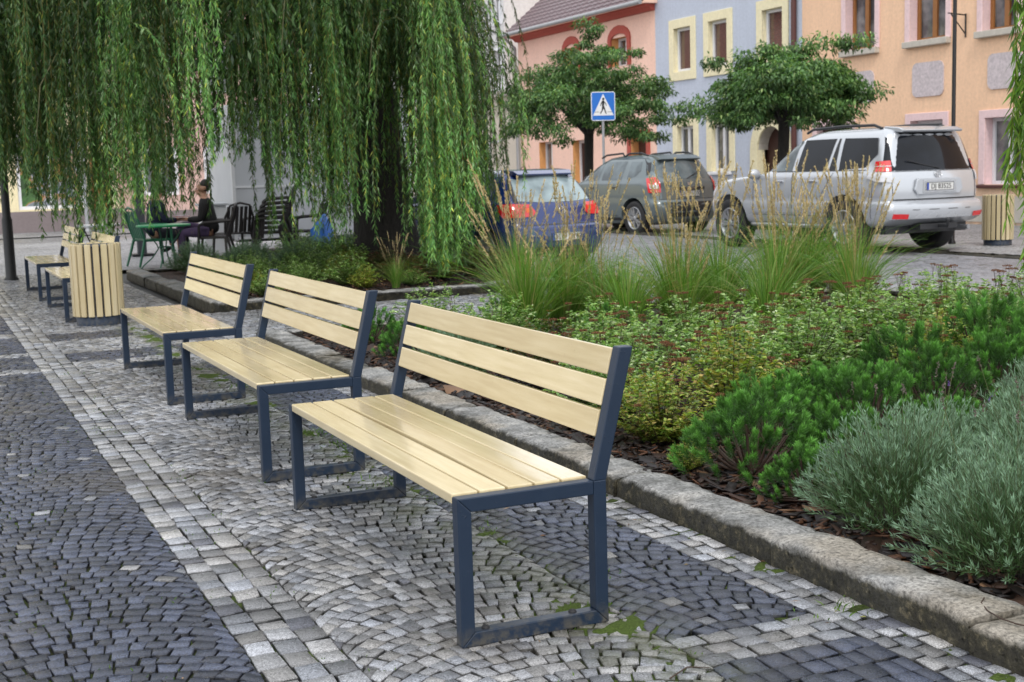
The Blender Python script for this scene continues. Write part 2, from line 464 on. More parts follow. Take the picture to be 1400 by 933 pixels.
from mathutils.noise import noise as mnoise
def kerb_run(mb, p, q, w, h, ln, z0=-.05, zt=.1):
    """p->q is the outer (walk side) line; the kerb lies to the left of the direction of travel"""
    p = np.array(p, float); q = np.array(q, float); T = np.linalg.norm(q-p); d = (q-p)/T; nrm = np.array([-d[1], d[0]])
    s = 0
    while s < T-.02:
        L = min(ln*random.uniform(.72, 1.25), T-s)
        if T-(s+L) < .3: L = T-s
        ns = max(3, int(L/.05)); dz = random.gauss(0, .008); dw = random.gauss(0, .008); tx = random.gauss(0, .012)
        g = .007
        prof = [(0, z0), (-.006, zt*.3), (.002, zt*.62), (.0, zt-.022), (.007, zt-.008), (.022, zt-.001), (w*.35, zt+.003), (w*.68, zt+.001), (w-.02, zt-.001), (w-.004, zt-.012), (w, z0)]
        rows = []
        for i in range(ns+1):
            u = s+g+(L-2*g)*i/ns; row = []
            endc = .010 if i in (0, ns) else 0
            for j, (a, zz) in enumerate(prof):
                lo = j in (0, len(prof)-1)
                P0 = p+d*u+nrm*a; ja = (random.gauss(0, .003)+.022*mnoise(Vector((P0[0]*9, P0[1]*9, j*.5)))) if not lo else 0; jz = (random.gauss(0, .0012)+.011*mnoise(Vector((P0[0]*11, P0[1]*11, j*.4+9)))) if not lo else 0
                hh = zz+dz+tx*(a-w/2) if not lo else zz
                if 0 < j < len(prof)-1: hh -= endc
                P = p+d*u+nrm*(a+ja+dw)
                row.append((P[0], P[1], hh+jz))
            rows.append(row)
        m = len(prof); vs = [v for r_ in rows for v in r_]
        fs = [(i*m+j, (i+1)*m+j, (i+1)*m+j+1, i*m+j+1) for i in range(ns) for j in range(m-1)]
        mb.add(vs, fs, 0, True); mb.add(rows[0], [tuple(range(m))]); mb.add(rows[-1], [tuple(reversed(range(m)))])
        s += L
mb = MB()
kerb_run(mb, (9.0, .2), (2.62, .2), .22, .1, .9) if False else None
kerb_run(mb, (2.85, .2), (2.85, 11.3), .22, .1, 1.0, zt=.09)
k1 = mb.obj('kerb', M_kerb, kind='structure')
mb = MB()
kerb_run(mb, (2.86, 11.08), (9.0, 11.08), -.22, .1, .9)
kerb_run(mb, (9.0, 11.3), (9.0, .2), -.22, .1, .9)
kerb_run(mb, (9.0, .2), (2.63, .2), -.22, .1, .9)
mb.obj('kerb', M_kerb, kind='structure')
mb = MB()
kerb_run(mb, (2.88, 14.17), (7.75, 14.17), .22 * -1, .1, .9)
kerb_run(mb, (3.1, 14.2), (3.1, 20.3), .24, .1, .9)
kerb_run(mb, (7.75, 14.17), (7.75, 20.3), .2, .1, .9)
kerb_run(mb, (3.1, 20.3), (7.75, 20.3), -.2, .1, .9)
mb.obj('kerb', M_kerb, kind='structure')
mb = MB()
kerb_run(mb, (14.35, -2), (14.35, 40), .14, .04, 1.0, -.1, -.035)
mb.obj('street_kerb', M_kerb, kind='structure')

# --- mulch beds
t = NT('bark mulch bed')
a = t.noise(38, 5, .7); b = t.voro(34, 'F1', out='Color'); bw = t.new('ShaderNodeRGBToBW'); t.l.new(b, bw.inputs[0])
c = t.ramp(bw.outputs[0], [(.2, (.012, .008, .006)), (.55, (.045, .022, .014)), (.9, (.10, .045, .025))])
M_mulch = t.out(c, .6, t.bump(a, 1.0, .02), Specular_IOR_Level=.2)
def mulch_sheet(x0, y0, x1, y1, z, step=.12):
    xs = np.arange(x0, x1, step); ys = np.arange(y0, y1, step)
    xs = np.append(xs, x1); ys = np.append(ys, y1)
    X, Y = np.meshgrid(xs, ys); Z = z+rng.normal(0, .008, X.shape)
    V = np.stack([X, Y, Z], -1).reshape(-1, 3); nx, ny = len(xs), len(ys); i = np.arange(nx*ny).reshape(ny, nx)
    F = np.stack([i[:-1, :-1], i[:-1, 1:], i[1:, 1:], i[1:, :-1]], -1).reshape(-1, 4)
    link('bed_soil', np_mesh('bed_soil', V, F, None, True), M_mulch, kind='structure')
mulch_sheet(2.80, .3, 8.85, 11.15, .055); mulch_sheet(3.05, 14.3, 7.6, 20.25, .05)
def chips():
    n = 9000
    x = np.where(rng.random(n) < .6, 2.83+rng.gamma(1.6, .22, n), 2.83+rng.random(n)*3.5); y = 1.2+rng.random(n)*9.8
    n2 = 1500; x[-n2:] = 3.15+rng.random(n2)*4.3; y[-n2:] = 14.35+rng.gamma(1.5, .35, n2)
    x = np.minimum(x, 8.6)
    L = .008+rng.gamma(1.6, .011, n); W = L*rng.uniform(.18, .6, n); th = rng.random(n)*PI; p = rng.normal(0, .25, n); q = rng.normal(0, .25, n)
    cz = .066+rng.random(n)*.014
    cx = np.array([[-1, -1], [1, -.8], [1, .8], [-1, 1]])
    u = cx[None, :, 0]*L[:, None]; v = cx[None, :, 1]*W[:, None]
    X = x[:, None]+u*np.cos(th)[:, None]-v*np.sin(th)[:, None]; Y = y[:, None]+u*np.sin(th)[:, None]+v*np.cos(th)[:, None]
    Z = cz[:, None]+u*p[:, None]+v*q[:, None]
    V = np.zeros((n, 8, 3)); V[:, :4, 0] = X; V[:, :4, 1] = Y; V[:, :4, 2] = Z; V[:, 4:] = V[:, :4]; V[:, 4:, 2] -= .006
    f = np.array([[0, 1, 2, 3], [7, 6, 5, 4], [0, 4, 5, 1], [1, 5, 6, 2], [2, 6, 7, 3], [3, 7, 4, 0]])
    F = (f[None]+(np.arange(n)*8)[:, None, None]).reshape(-1, 4)
    base = np.array([[.014, .009, .008], [.035, .018, .012], [.085, .038, .02], [.02, .017, .018], [.16, .09, .05]])
    k = rng.choice(5, n, p=[.36, .26, .12, .2, .06]); col = np.repeat(base[k]*rng.uniform(.7, 1.3, (n, 1)), 6, 0)
    t = NT('bark chips'); m = t.out(t.attr(), .5, t.bump(t.noise(150, 3), .5, .003), Specular_IOR_Level=.3)
    link('bark_mulch', np_mesh('bark_mulch', V.reshape(-1, 3), F, col), m, label='dark brown wet bark chips spread over the planting beds',
         cat='bark mulch', kind='stuff')
chips()
# ------------------------------------------------------------------ benches and bins
t = NT('bench steel')
n = t.noise(9, 4)
c = t.mix(n, (.008, .018, .038), (.014, .028, .054))
drop = t.ramp(t.voro(95, 'F1', rnd=1.0), [(.0, 1.0), (.22, 0.0)])
dm = t.ramp(t.noise(22, 3), [(.5, 0.0), (.6, 1.0)])
dr = t.math('MULTIPLY', drop, dm)
sz = t.new('ShaderNodeSeparateXYZ'); t.l.new(t.co(), sz.inputs[0]); dust = t.math('MULTIPLY', t.math('SUBTRACT', 1.0, t.math('MULTIPLY', sz.outputs[2], 14.0), True), t.ramp(t.noise(24, 5, .7), [(.42, 0.0), (.6, .8)])); c = t.mix(dust, c, (.10, .09, .07)); c = t.mix(t.ramp(t.noise(55, 4, .8), [(.66, 0.0), (.72, .5)]), c, (.09, .10, .12))
M_steel = t.out(c, t.math('ADD', t.math('MULTIPLY', t.noise(14, 4), .22), .30), t.bump(dr, .7, .003, t.bump(t.noise(220, 2), .12, .0006)), Specular_IOR_Level=.38)
def wood_mat(name, axis, tint=1.0, droplets=True):
    t = NT(name)
    s = {'y': (14, .9, 14), 'z': (30, 30, 1.2)}[axis]
    g = t.noise(3.2, 4, .55, t.co(s), .1)
    oi = t.new('ShaderNodeObjectInfo'); rn = oi.outputs['Random']
    c = t.ramp(g, [(.25, (.54*tint, .44*tint, .255*tint)), (.5, (.61*tint, .51*tint, .31*tint)), (.75, (.67*tint, .57*tint, .37*tint))])
    c = t.mix(1.0, c, t.ramp(rn, [(0, (.86, .84, .80)), (1, (1.05, 1.06, 1.08))]), 'MULTIPLY')
    grime = t.ramp(t.noise(2.3, 3), [(.35, (.96, .945, .91)), (.6, (1, 1, 1))])
    c = t.mix(1.0, c, grime, 'MULTIPLY')
    c = t.mix(1.0, c, t.ramp(t.noise(130, 2), [(.2, (.86, .84, .8)), (.34, (1, 1, 1))]), 'MULTIPLY')
    drop = t.ramp(t.voro(120, 'F1'), [(.0, 1.0), (.28, 0.0)])
    dm = t.ramp(t.noise(6, 4), [(.40, 0.0), (.55, 1.0)])
    dr = t.math('MULTIPLY', drop, dm)
    b = t.bump(g, .06, .0015)
    if droplets: b = t.bump(dr, .35, .002, b)
    wet = t.ramp(t.noise(1.7, 3, .5), [(.38, .12), (.62, .27)])
    return t.out(c, wet, b, Specular_IOR_Level=.45, Coat_Weight=.45, Coat_Roughness=.08)
M_wood = wood_mat('pale yellow lacquered wood', 'y')
M_wood_bin = wood_mat('pale yellow lacquered upright slats', 'z', .85, False)
M_rubber = m_plain('black rubber', (.012, .012, .014), .7)

BL, BD, BH, BT, BTW, TU, TW_ = 1.88, .49, .45, .851, .592, .0455, .0436
def frame_mesh(u0):
    """closed loop of square tube with the rear post carried up into the raked back; w = x, u = y"""
    mb = MB(); a, b = u0, u0+TU; d = TW_
    # miters: front leg, base bar, rear leg, seat bar
    mb.prism([(0, 0), (d, d), (d, BH-d), (0, BH)], a, b, 'xz')
    mb.prism([(0, 0), (BD, 0), (BD-d, d), (d, d)], a+.0008, b-.0008, 'xz')
    mb.prism([(BD, 0), (BD, BH), (BD-d, BH-.001), (BD-d, d)], a, b, 'xz')
    mb.prism([(0, BH), (d, BH-d), (BD-d, BH-d), (BD-d, BH)], a+.0008, b-.0008, 'xz')
    k = .012
    mb.prism([(BD-d, BH-.002), (BD, BH-.002), (BTW, BT), (BTW-d-k*.2, BT)], a+.0004, b-.0004, 'xz')
    return mb
def slat_mesh(w0, w1, z0, z1, bow=0.0, rake=None):
    """board along y between the frames, slightly bowed"""
    mb = MB(); n = 12; y0, y1 = TU+.0015, BL-TU-.0015; vs = []; fs = []
    for i in range(n+1):
        y = y0+(y1-y0)*i/n; s = math.sin(PI*i/n)*bow
        if rake is None: sec = [(w0+s, z0), (w1+s, z0), (w1+s, z1), (w0+s, z1)]
        else: sec = [(p[0], p[1]) for p in rake]
        vs += [(p[0], y, p[1]) for p in sec]
    for i in range(n):
        for j in range(4): fs.append((i*4+j, i*4+(j+1) % 4, (i+1)*4+(j+1) % 4, (i+1)*4+j))
    fs += [(3, 2, 1, 0), (n*4, n*4+1, n*4+2, n*4+3)]
    return mb.add(vs, fs)
def bench(loc, rz, label, bow=(0, 0, 0, 0, 0)):
    b = thing('park_bench', label, 'bench', loc, rz, 'slatted park benches in a row')
    for u0 in (0, BL-TU):
        fr = frame_mesh(u0).obj('side_frame', M_steel, b, bevel=.0035, seg=2)
    sw = (BD-TW_-4*.007-.001)/5
    for i in range(5):
        w0 = .001+i*(sw+.007)
        slat_mesh(w0, w0+sw, BH-.024, BH+.007, bow[i]).obj('seat_slat', M_wood, b, bevel=.004, seg=2)
    # crossbars under the seat
    mb = MB(); mb.box(.10, TU, BH-.05, .14, BL-TU, BH-.0255); mb.box(.32, TU, BH-.05, .36, BL-TU, BH-.0255); mb.obj('under_seat_rail', M_steel, b, bevel=.002)
    # back boards in the plane of the raked posts
    dx, dz = BTW-BD, BT-BH; L = math.hypot(dx, dz); ux, uz = dx/L, dz/L; nx, nz = -uz, ux
    fx, fz = BTW-TW_-.004, BT-.006            # top front point of the post
    bw = .0835; g = .0135
    for i in range(3):
        t0 = -i*(bw+g); t1 = t0-bw
        A = (fx+ux*t0+nx*.002, fz+uz*t0+nz*.002); B = (fx+ux*t1+nx*.002, fz+uz*t1+nz*.002)
        C = (B[0]-nx*.030, B[1]-nz*.030); D = (A[0]-nx*.030, A[1]-nz*.030)
        slat_mesh(0, 0, 0, 0, rake=[A, B, C, D]).obj('back_slat', M_wood, b, bevel=.004, seg=2)
    # fixing bolts on the foot bars
    for u0 in (0, BL-TU):
        for w in (.085, .375):
            mb = MB(); mb.lathe([(.013, 0), (.013, .004), (.009, .009), (.001, .010)], 10, (w, u0+TU/2, TW_-.001)); mb.obj('bolt', M_rubber, b)
    return b
bs = [((1.375, 3.48, 0), 0.0, 'nearest slatted bench with pale yellow boards and grey steel frame', (0, 0, .014, .004, 0)),
      ((1.382, 5.905, 0), 0.003, 'second nearest pale bench, between the nearest bench and the third one', (0, .002, 0, .003, 0)),
      ((1.371, 8.316, 0), 0.0, 'third bench of the row, on the near side of the wooden litter bin', (0, 0, .002, 0, 0)),
      ((1.339, 13.96, 0), 0.002, 'pale bench standing directly behind the wooden litter bin', (0, 0, 0, 0, 0)),
      ((1.326, 16.775, 0), 0.0, 'farthest pale bench, beside the foot of the black lamp post', (0, 0, 0, 0, 0))]
for l, rz, lab, bow in bs: bench(l, rz, lab, bow)

def litter_bin(loc, label, rad=.25, h=.80):
    b = thing('litter_bin', label, 'litter bin', loc, 0, 'round litter bins clad in upright wooden slats')
    mb = MB(); mb.lathe([(rad-.03, 0), (rad-.03, .10), (rad-.035, .105)], 32); mb.obj('base', M_steel, b)
    mb = MB(); mb.lathe([(rad-.032, .09), (rad-.032, h-.03), (rad-.045, h-.03), (rad-.045, .12)], 32); mb.obj('liner', M_rubber, b)
    n = 19
    for k in range(n):
        a = 2*PI*k/n; w = rad*2*PI/n*.355
        ca, sa = math.cos(a), math.sin(a)
        f = lambda r, tt, z: (ca*r-sa*tt, sa*r+ca*tt, z)
        mb = MB(); mb.hexa([f(rad-.03, -w, .09), f(rad-.002, -w, .09), f(rad-.002, w, .09), f(rad-.03, w, .09),
                            f(rad-.03, -w, h), f(rad-.002, -w, h), f(rad-.002, w, h), f(rad-.03, w, h)])
        mb.obj('slat', M_wood_bin, b, bevel=.006)
    mb = MB(); mb.lathe([(rad-.055, h-.035), (rad-.03, h-.035), (rad-.03, h-.012), (rad-.055, h-.012), (rad-.055, h-.035)], 32, cap=False); mb.obj('rim', M_steel, b)
    return b
litter_bin((1.63, 13.63, 0), 'round slatted litter bin between the third bench and the ones behind')
litter_bin((16.2, 16.5, -.05), 'slatted litter bin on the far pavement by the silver off roader', .25, .82)
# ------------------------------------------------------------------ vegetation
def nrmz(a): return a/np.maximum(np.linalg.norm(a, axis=-1, keepdims=True), 1e-9)
def leaves(P, D, L, W, up=None, fold=.0, droop=.0, wide=.42):
    """one four-cornered leaf per row: base, side, tip, side"""
    n = len(P); D = nrmz(D)
    if up is None: up = rng.normal(0, 1, (n, 3))
    S = nrmz(np.cross(D, up)); N = np.cross(S, D)
    L = np.broadcast_to(np.asarray(L, float).reshape(-1, 1), (n, 1)); W = np.broadcast_to(np.asarray(W, float).reshape(-1, 1), (n, 1))
    V = np.zeros((n, 4, 3)); m = P+D*L*wide
    V[:, 0] = P; V[:, 1] = m+S*W*.5+N*W*fold; V[:, 3] = m-S*W*.5+N*W*fold; V[:, 2] = P+D*L; V[:, 2, 2] -= (L*droop)[:, 0]
    F = (np.arange(n)*4)[:, None]+np.arange(4)[None]
    return V.reshape(-1, 3), F
def ribbons(paths, W, col, side=None):
    """paths (n,k,3) -> flat tapering ribbons; W (n,k)"""
    n, k, _ = paths.shape
    T = np.gradient(paths, axis=1); T = nrmz(T)
    if side is None: side = nrmz(rng.normal(0, 1, (n, 1, 3))*np.array([1, 1, .15]))
    S = nrmz(np.cross(T, np.broadcast_to(side, T.shape)))
    V = np.stack([paths-S*W[..., None]/2, paths+S*W[..., None]/2], 2)     # n,k,2,3
    idx = np.arange(n*k*2).reshape(n, k, 2)
    F = np.stack([idx[:, :-1, 0], idx[:, :-1, 1], idx[:, 1:, 1], idx[:, 1:, 0]], -1).reshape(-1, 4)
    C = np.repeat(col, (k-1), 0) if len(col) == n else col
    return V.reshape(-1, 3), F, C
class Acc:
    def __init__(s): s.V = []; s.F = []; s.C = []; s.b = 0
    def add(s, V, F, C):
        s.V.append(V); s.F.append(F+s.b); s.C.append(np.broadcast_to(C, (len(F), 3))); s.b += len(V)
    def mesh(s, name): return np_mesh(name, np.concatenate(s.V), np.concatenate(s.F), np.clip(np.concatenate(s.C), 0, 1))
def pick(cols, n, p=None, var=.2):
    cols = np.array(cols); k = rng.choice(len(cols), n, p=p)
    return cols[k]*rng.uniform(1-var, 1+var, (n, 1))

M_lav = m_leaf('lavender foliage', 1.0, .55, .2)
M_lavfl = m_leaf('lavender flower', 1.0, .7, .2)
M_pine = m_leaf('pine needles', 1.0, .45, .25)
M_spi = m_leaf('spirea foliage', 1.0, .32, .35)
M_seed = m_leaf('spirea seed heads', 1.0, .8, .1)
M_grass = m_leaf('feather grass blades', 1.0, .42, .35)
M_plume = m_leaf('feather grass plumes', 1.0, .8, .3)
M_willow = m_leaf('willow leaves', 1.0, .42, .38)
M_crown = m_leaf('street tree leaves', 1.0, .4, .3)
t = NT('bark'); g = t.noise(5, 6, .7, t.co((6, 6, 1.2)))
M_bark = t.out(t.ramp(g, [(.3, (.008, .007, .006)), (.6, (.028, .024, .02)), (.8, (.055, .048, .04))]), .9, t.bump(g, .9, .03))
M_twig = m_plain('green brown twigs', (.085, .085, .03), .6, .25, 4)
M_woody = m_plain('woody stems', (.05, .028, .018), .7, .3, 9)

def lavender_mesh(rad=.38, h=.38, nst=520):
    ac = Acc()
    r = rad*np.sqrt(rng.random(nst))*1.0; a = rng.random(nst)*2*PI
    lean = r/rad
    hh = h*(1-.78*lean**2.4)*rng.uniform(.72, 1.12, nst)
    base = np.stack([r*.45*np.cos(a), r*.35*np.sin(a), np.zeros(nst)], -1)
    tip = np.stack([r*1.08*np.cos(a), r*1.08*np.sin(a), hh], -1)+rng.normal(0, .012, (nst, 3))
    k = 5; t_ = np.linspace(0, 1, k)[None, :, None]
    path = base[:, None]*(1-t_)+tip[:, None]*t_; path[:, :, 2] = hh[:, None]*(t_[..., 0]**.8)
    V, F, C = ribbons(path, np.full((nst, k), .0022), pick([[.10, .13, .07]], nst)); ac.add(V, F, C)
    nl = 24
    s = rng.uniform(.18, 1.0, (nst, nl)); s[:, -5:] = rng.uniform(.93, 1.0, (nst, 5))
    P = base[:, None]*(1-s[..., None])+tip[:, None]*s[..., None]; P[..., 2] = hh[:, None]*s**.8
    T = nrmz(tip-base)[:, None]; out = rng.normal(0, 1, (nst, nl, 3)); out -= T*(out*T).sum(-1, keepdims=True); out = nrmz(out)
    D = T*rng.uniform(.55, 1.3, (nst, nl, 1))+out*.62+np.array([0, 0, .25])
    L = (.020+.020*rng.random((nst, nl)))*(1.1-.35*(s > .93))
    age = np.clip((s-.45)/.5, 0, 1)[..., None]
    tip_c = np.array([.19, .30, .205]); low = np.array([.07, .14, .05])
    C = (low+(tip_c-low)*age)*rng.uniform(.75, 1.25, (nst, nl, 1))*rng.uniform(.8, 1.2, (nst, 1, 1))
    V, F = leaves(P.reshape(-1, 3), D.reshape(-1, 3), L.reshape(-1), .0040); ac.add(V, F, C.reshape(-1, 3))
    return ac.mesh('foliage')
def lavender_flowers(rad=.3, h=.46, n=7):
    ac = Acc()
    r = rad*np.sqrt(rng.random(n)); a = rng.random(n)*2*PI; hh = h*rng.uniform(.85, 1.15, n)
    b = np.stack([r*.6*np.cos(a), r*.6*np.sin(a), np.full(n, .15)], -1); tp = np.stack([r*np.cos(a), r*np.sin(a), hh], -1)
    t_ = np.linspace(0, 1, 4)[None, :, None]; V, F, C = ribbons(b[:, None]*(1-t_)+tp[:, None]*t_, np.full((n, 4), .002), pick([[.12, .14, .06]], n)); ac.add(V, F, C)
    m = 22; s = rng.uniform(.88, 1.0, (n, m)); P = b[:, None]*(1-s[..., None])+tp[:, None]*s[..., None]
    D = rng.normal(0, 1, (n, m, 3))+np.array([0, 0, .6])
    c = np.where((rng.random(n) < .12)[:, None], np.array([.16, .09, .34]), np.array([.16, .13, .12]))
    C = np.repeat(c, m, 0)*rng.uniform(.7, 1.3, (n*m, 1))
    V, F = leaves(P.reshape(-1, 3), D.reshape(-1, 3), .009, .005); ac.add(V, F, C)
    return ac.mesh('flower_spikes')

def pine_mesh(rad=.34, h=.32, nsh=125):
    ac = Acc()
    a = rng.random(nsh)*2*PI; r = rad*np.sqrt(rng.random(nsh))
    lean = r/rad; top = h*(1-.78*lean**2.6)*rng.uniform(.75, 1.15, nsh)
    tip = np.stack([r*np.cos(a), r*np.sin(a), top], -1)
    dirv = nrmz(np.stack([lean*np.cos(a)*.75, lean*np.sin(a)*.75, np.ones(nsh)*.85], -1)+rng.normal(0, .12, (nsh, 3)))
    Ls = rng.uniform(.08, .13, nsh)
    base = tip-dirv*Ls[:, None]
    nn = 150; s = np.sqrt(rng.random((nsh, nn)))
    P = base[:, None]+dirv[:, None]*(Ls[:, None]*s)[..., None]
    out = rng.normal(0, 1, (nsh, nn, 3)); out -= dirv[:, None]*(out*dirv[:, None]).sum(-1, keepdims=True); out = nrmz(out)
    D = dirv[:, None]*(.45+.8*s[..., None])+out*.8
    L = rng.uniform(.022, .036, (nsh, nn))
    fresh = s[..., None]
    C = (np.array([.020, .060, .014])+fresh**2*np.array([.105, .25, .045]))*rng.uniform(.75, 1.3, (nsh, nn, 1))*rng.uniform(.6, 1.4, (nsh, 1, 1))
    V, F = leaves(P.reshape(-1, 3), D.reshape(-1, 3), L.reshape(-1), .0024, wide=.5); ac.add(V, F, C.reshape(-1, 3))
    return ac.mesh('needles'), base, dirv
def pine_wood(base, dirv):
    mb = MB()
    for b in base[::3]:
        b = Vector(b); mb.tube([(b.x*.12, b.y*.12, 0), (b.x*.6, b.y*.6, b.z*.45), b], [.010, .006, .004], 5)
    return mb.mesh('branches', False)

def spirea_mesh(rad=.34, h=.46, nst=95, tone=0, nl=42):
    ac = Acc()
    a = rng.random(nst)*2*PI; r = rad*np.sqrt(rng.random(nst)); lean = r/rad
    hh = h*(1-.6*lean**2.2)*rng.uniform(.6, 1.15, nst)
    tip = np.stack([r*1.1*np.cos(a), r*1.1*np.sin(a), hh], -1)
    base = np.stack([r*.2*np.cos(a), r*.2*np.sin(a), np.zeros(nst)], -1)
    s = rng.uniform(.10, 1, (nst, nl)); s[:, -6:] = rng.uniform(.92, 1.0, (nst, 6))
    P = base[:, None]*(1-s[..., None]**1.3)+tip[:, None]*s[..., None]**1.3; P[..., 2] = hh[:, None]*s
    az = rng.random((nst, nl))*2*PI
    D = np.stack([np.cos(az), np.sin(az), rng.uniform(-.05, .75, (nst, nl))], -1)
    L = rng.uniform(.026, .050, (nst, nl))*(1.15-.3*s)
    pal = {0: [[.12, .23, .06], [.19, .33, .09], [.31, .43, .17], [.42, .50, .28]], 1: [[.15, .25, .045], [.28, .36, .07], [.36, .34, .09], [.33, .25, .08]],
           2: [[.05, .10, .03], [.09, .13, .04], [.14, .11, .045], [.19, .09, .05]]}[tone]
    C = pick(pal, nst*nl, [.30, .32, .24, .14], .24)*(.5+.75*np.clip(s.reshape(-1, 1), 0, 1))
    upv = np.tile([0, 0, 1.0], (nst*nl, 1))+rng.normal(0, .35, (nst*nl, 3))
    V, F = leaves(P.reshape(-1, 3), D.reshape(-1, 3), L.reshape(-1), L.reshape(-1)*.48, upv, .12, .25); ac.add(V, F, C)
    st = MB()
    for i in range(0, nst, 2):
        b, tpt = Vector(base[i]), Vector(tip[i]); st.tube([b, b.lerp(tpt, .5)+Vector((0, 0, hh[i]*.08)), tpt], [.0035, .0025, .0012], 3, caps=False)
    return ac.mesh('foliage'), st.mesh('stems', False), tip
def spirea_heads(tip, n=16):
    """flat rust-brown seed heads on thin stalks"""
    ac = Acc()
    sel = rng.choice(len(tip), n, replace=False)
    for i in sel:
        c = tip[i]+np.array([0, 0, rng.uniform(.02, .09)]); r = rng.uniform(.018, .042); m = 150
        rr = r*np.sqrt(rng.random(m)); aa = rng.random(m)*2*PI
        P = c+np.stack([rr*np.cos(aa), rr*np.sin(aa), rng.normal(0, .003, m)-rr*rr*4], -1)
        D = np.stack([np.cos(aa)*.5, np.sin(aa)*.5, np.ones(m)], -1)+rng.normal(0, .5, (m, 3))
        V, F = leaves(P, D, rng.uniform(.004, .008, m), .0055); ac.add(V, F, pick([[.17, .07, .035], [.24, .11, .055], [.11, .045, .025]], m))
        b = np.repeat((c-np.array([0, 0, .1]))[None], 7, 0)
        e = c+np.stack([r*.6*np.cos(np.arange(7)), r*.6*np.sin(np.arange(7)), np.zeros(7)-.004], -1)
        t_ = np.linspace(0, 1, 3)[None, :, None]
        V, F, C = ribbons(b[:, None]*(1-t_)+e[:, None]*t_, np.full((7, 3), .0016), pick([[.06, .03, .02]], 7)); ac.add(V, F, C)
    return ac.mesh('seed_heads')

def grass_mesh(n=330, h=.68, spread=.42):
    k = 8; a = rng.random(n)*2*PI; L = h*rng.uniform(.4, 1.4, n); reach = spread*rng.beta(1.2, 1.9, n)*L/h*1.9
    t_ = np.linspace(0, 1, k)[None]
    br = .09*np.sqrt(rng.random(n))
    x = br[:, None]*np.cos(a)[:, None]+reach[:, None]*np.cos(a)[:, None]*t_**1.9
    y = br[:, None]*np.sin(a)[:, None]+reach[:, None]*np.sin(a)[:, None]*t_**1.9
    dr = rng.uniform(.1, .75, n)[:, None]*np.minimum(reach[:, None]/spread, 1.6)*.8
    z = L[:, None]*(t_-dr*.55*t_**3)
    sw = rng.normal(0, .03, (n, 1)); x = x+sw*t_**2; y = y+rng.normal(0, .03, (n, 1))*t_**2
    W = .0088*rng.uniform(.6, 1.2, (n, 1))*np.clip(1.05-t_**1.6, .08, 1)
    C = pick([[.09, .21, .03], [.14, .27, .045], [.22, .32, .08], [.36, .32, .14]], n, [.36, .36, .2, .08])
    side = nrmz(np.stack([np.cos(a), np.sin(a), np.zeros(n)], -1))[:, None]+rng.normal(0, .25, (n, 1, 3))
    V, F, C2 = ribbons(np.stack([x, y, z], -1), W, C, side)
    ac = Acc(); ac.add(V, F, C2); return ac.mesh('blade_tuft')
def plume_mesh(n=22, h=1.22, spread=.5, hz=.26):
    ac = Acc(); k = 6
    a = rng.random(n)*2*PI; L = h*rng.uniform(.6, 1.12, n); re = spread*rng.random(n)
    t_ = np.linspace(0, 1, k)[None]; x = re[:, None]*np.cos(a)[:, None]*t_**1.4; y = re[:, None]*np.sin(a)[:, None]*t_**1.4; z = L[:, None]*t_
    path = np.stack([x, y, z], -1)
    cs = pick([[.22, .2, .08], [.36, .27, .13]], n); V, F, C = ribbons(path, np.full((n, k), .0034), cs); ac.add(V, F, C)
    tipp = path[:, -1]; d = nrmz(path[:, -1]-path[:, -2])
    m = 90; hl = hz*rng.uniform(.6, 1.1, n)
    s = rng.random((n, m)); P = tipp[:, None]-d[:, None]*(hl[:, None]*(1-s))[..., None]+rng.normal(0, .0035, (n, m, 3))*np.sin(PI*np.clip(s, .05, .9))[..., None]
    D = d[:, None]+rng.normal(0, .28, (n, m, 3))
    C = pick([[.56, .44, .26], [.68, .56, .36], [.42, .30, .16]], n*m)
    V, F = leaves(P.reshape(-1, 3), D.reshape(-1, 3), rng.uniform(.016, .03, n*m), .0058); ac.add(V, F, C)
    return ac.mesh('seed_plumes')

# prototypes with several shapes each; every plant is its own object
LAV = [(lavender_mesh(.36, .37), lavender_flowers()) for _ in range(3)]
PIN = []
for _ in range(3):
    me, b, d = pine_mesh(); PIN.append((me, pine_wood(b, d)))
SPI = []
for tone in (0, 0, 0, 1, 1, 2):
    f, s, tip = spirea_mesh(tone=tone); SPI.append((f, s, spirea_heads(tip, 15)))
GRS = [(grass_mesh(), plume_mesh()) for _ in range(4)]
def mesh_child(name, me, mat, parent):
    if not me.materials: me.materials.append(mat)
    o = bpy.data.objects.new(name, me); COL.objects.link(o); o.parent = parent; return o
def plant(kind, k, x, y, sc, label, group, z=.06, zs=1.0, rz=None, extra=True, name=None):
    nm = {'lav': 'lavender_bush', 'pin': 'dwarf_pine', 'spi': 'spirea_shrub', 'grs': 'feather_grass'}[kind]
    cat = {'lav': 'lavender', 'pin': 'dwarf pine', 'spi': 'shrub', 'grs': 'ornamental grass'}[kind]
    o = thing(name or nm, label, cat, (x, y, z), random.random()*6.28 if rz is None else rz, group)
    o.scale = (sc, sc, sc*zs)
    if kind == 'lav':
        mesh_child('foliage', LAV[k % 3][0], M_lav, o)
        if extra: mesh_child('flower_spikes', LAV[k % 3][1], M_lavfl, o)
    elif kind == 'pin':
        mesh_child('needles', PIN[k % 3][0], M_pine, o); mesh_child('branches', PIN[k % 3][1], M_woody, o)
    elif kind == 'spi':
        mesh_child('foliage', SPI[k % 6][0], M_spi, o); mesh_child('stems', SPI[k % 6][1], M_woody, o)
        if extra: mesh_child('seed_heads', SPI[k % 6][2], M_seed, o)
    else:
        mesh_child('blade_tuft', GRS[k % 4][0], M_grass, o)
        if extra: mesh_child('seed_plumes', GRS[k % 4][1], M_plume, o)
    return o
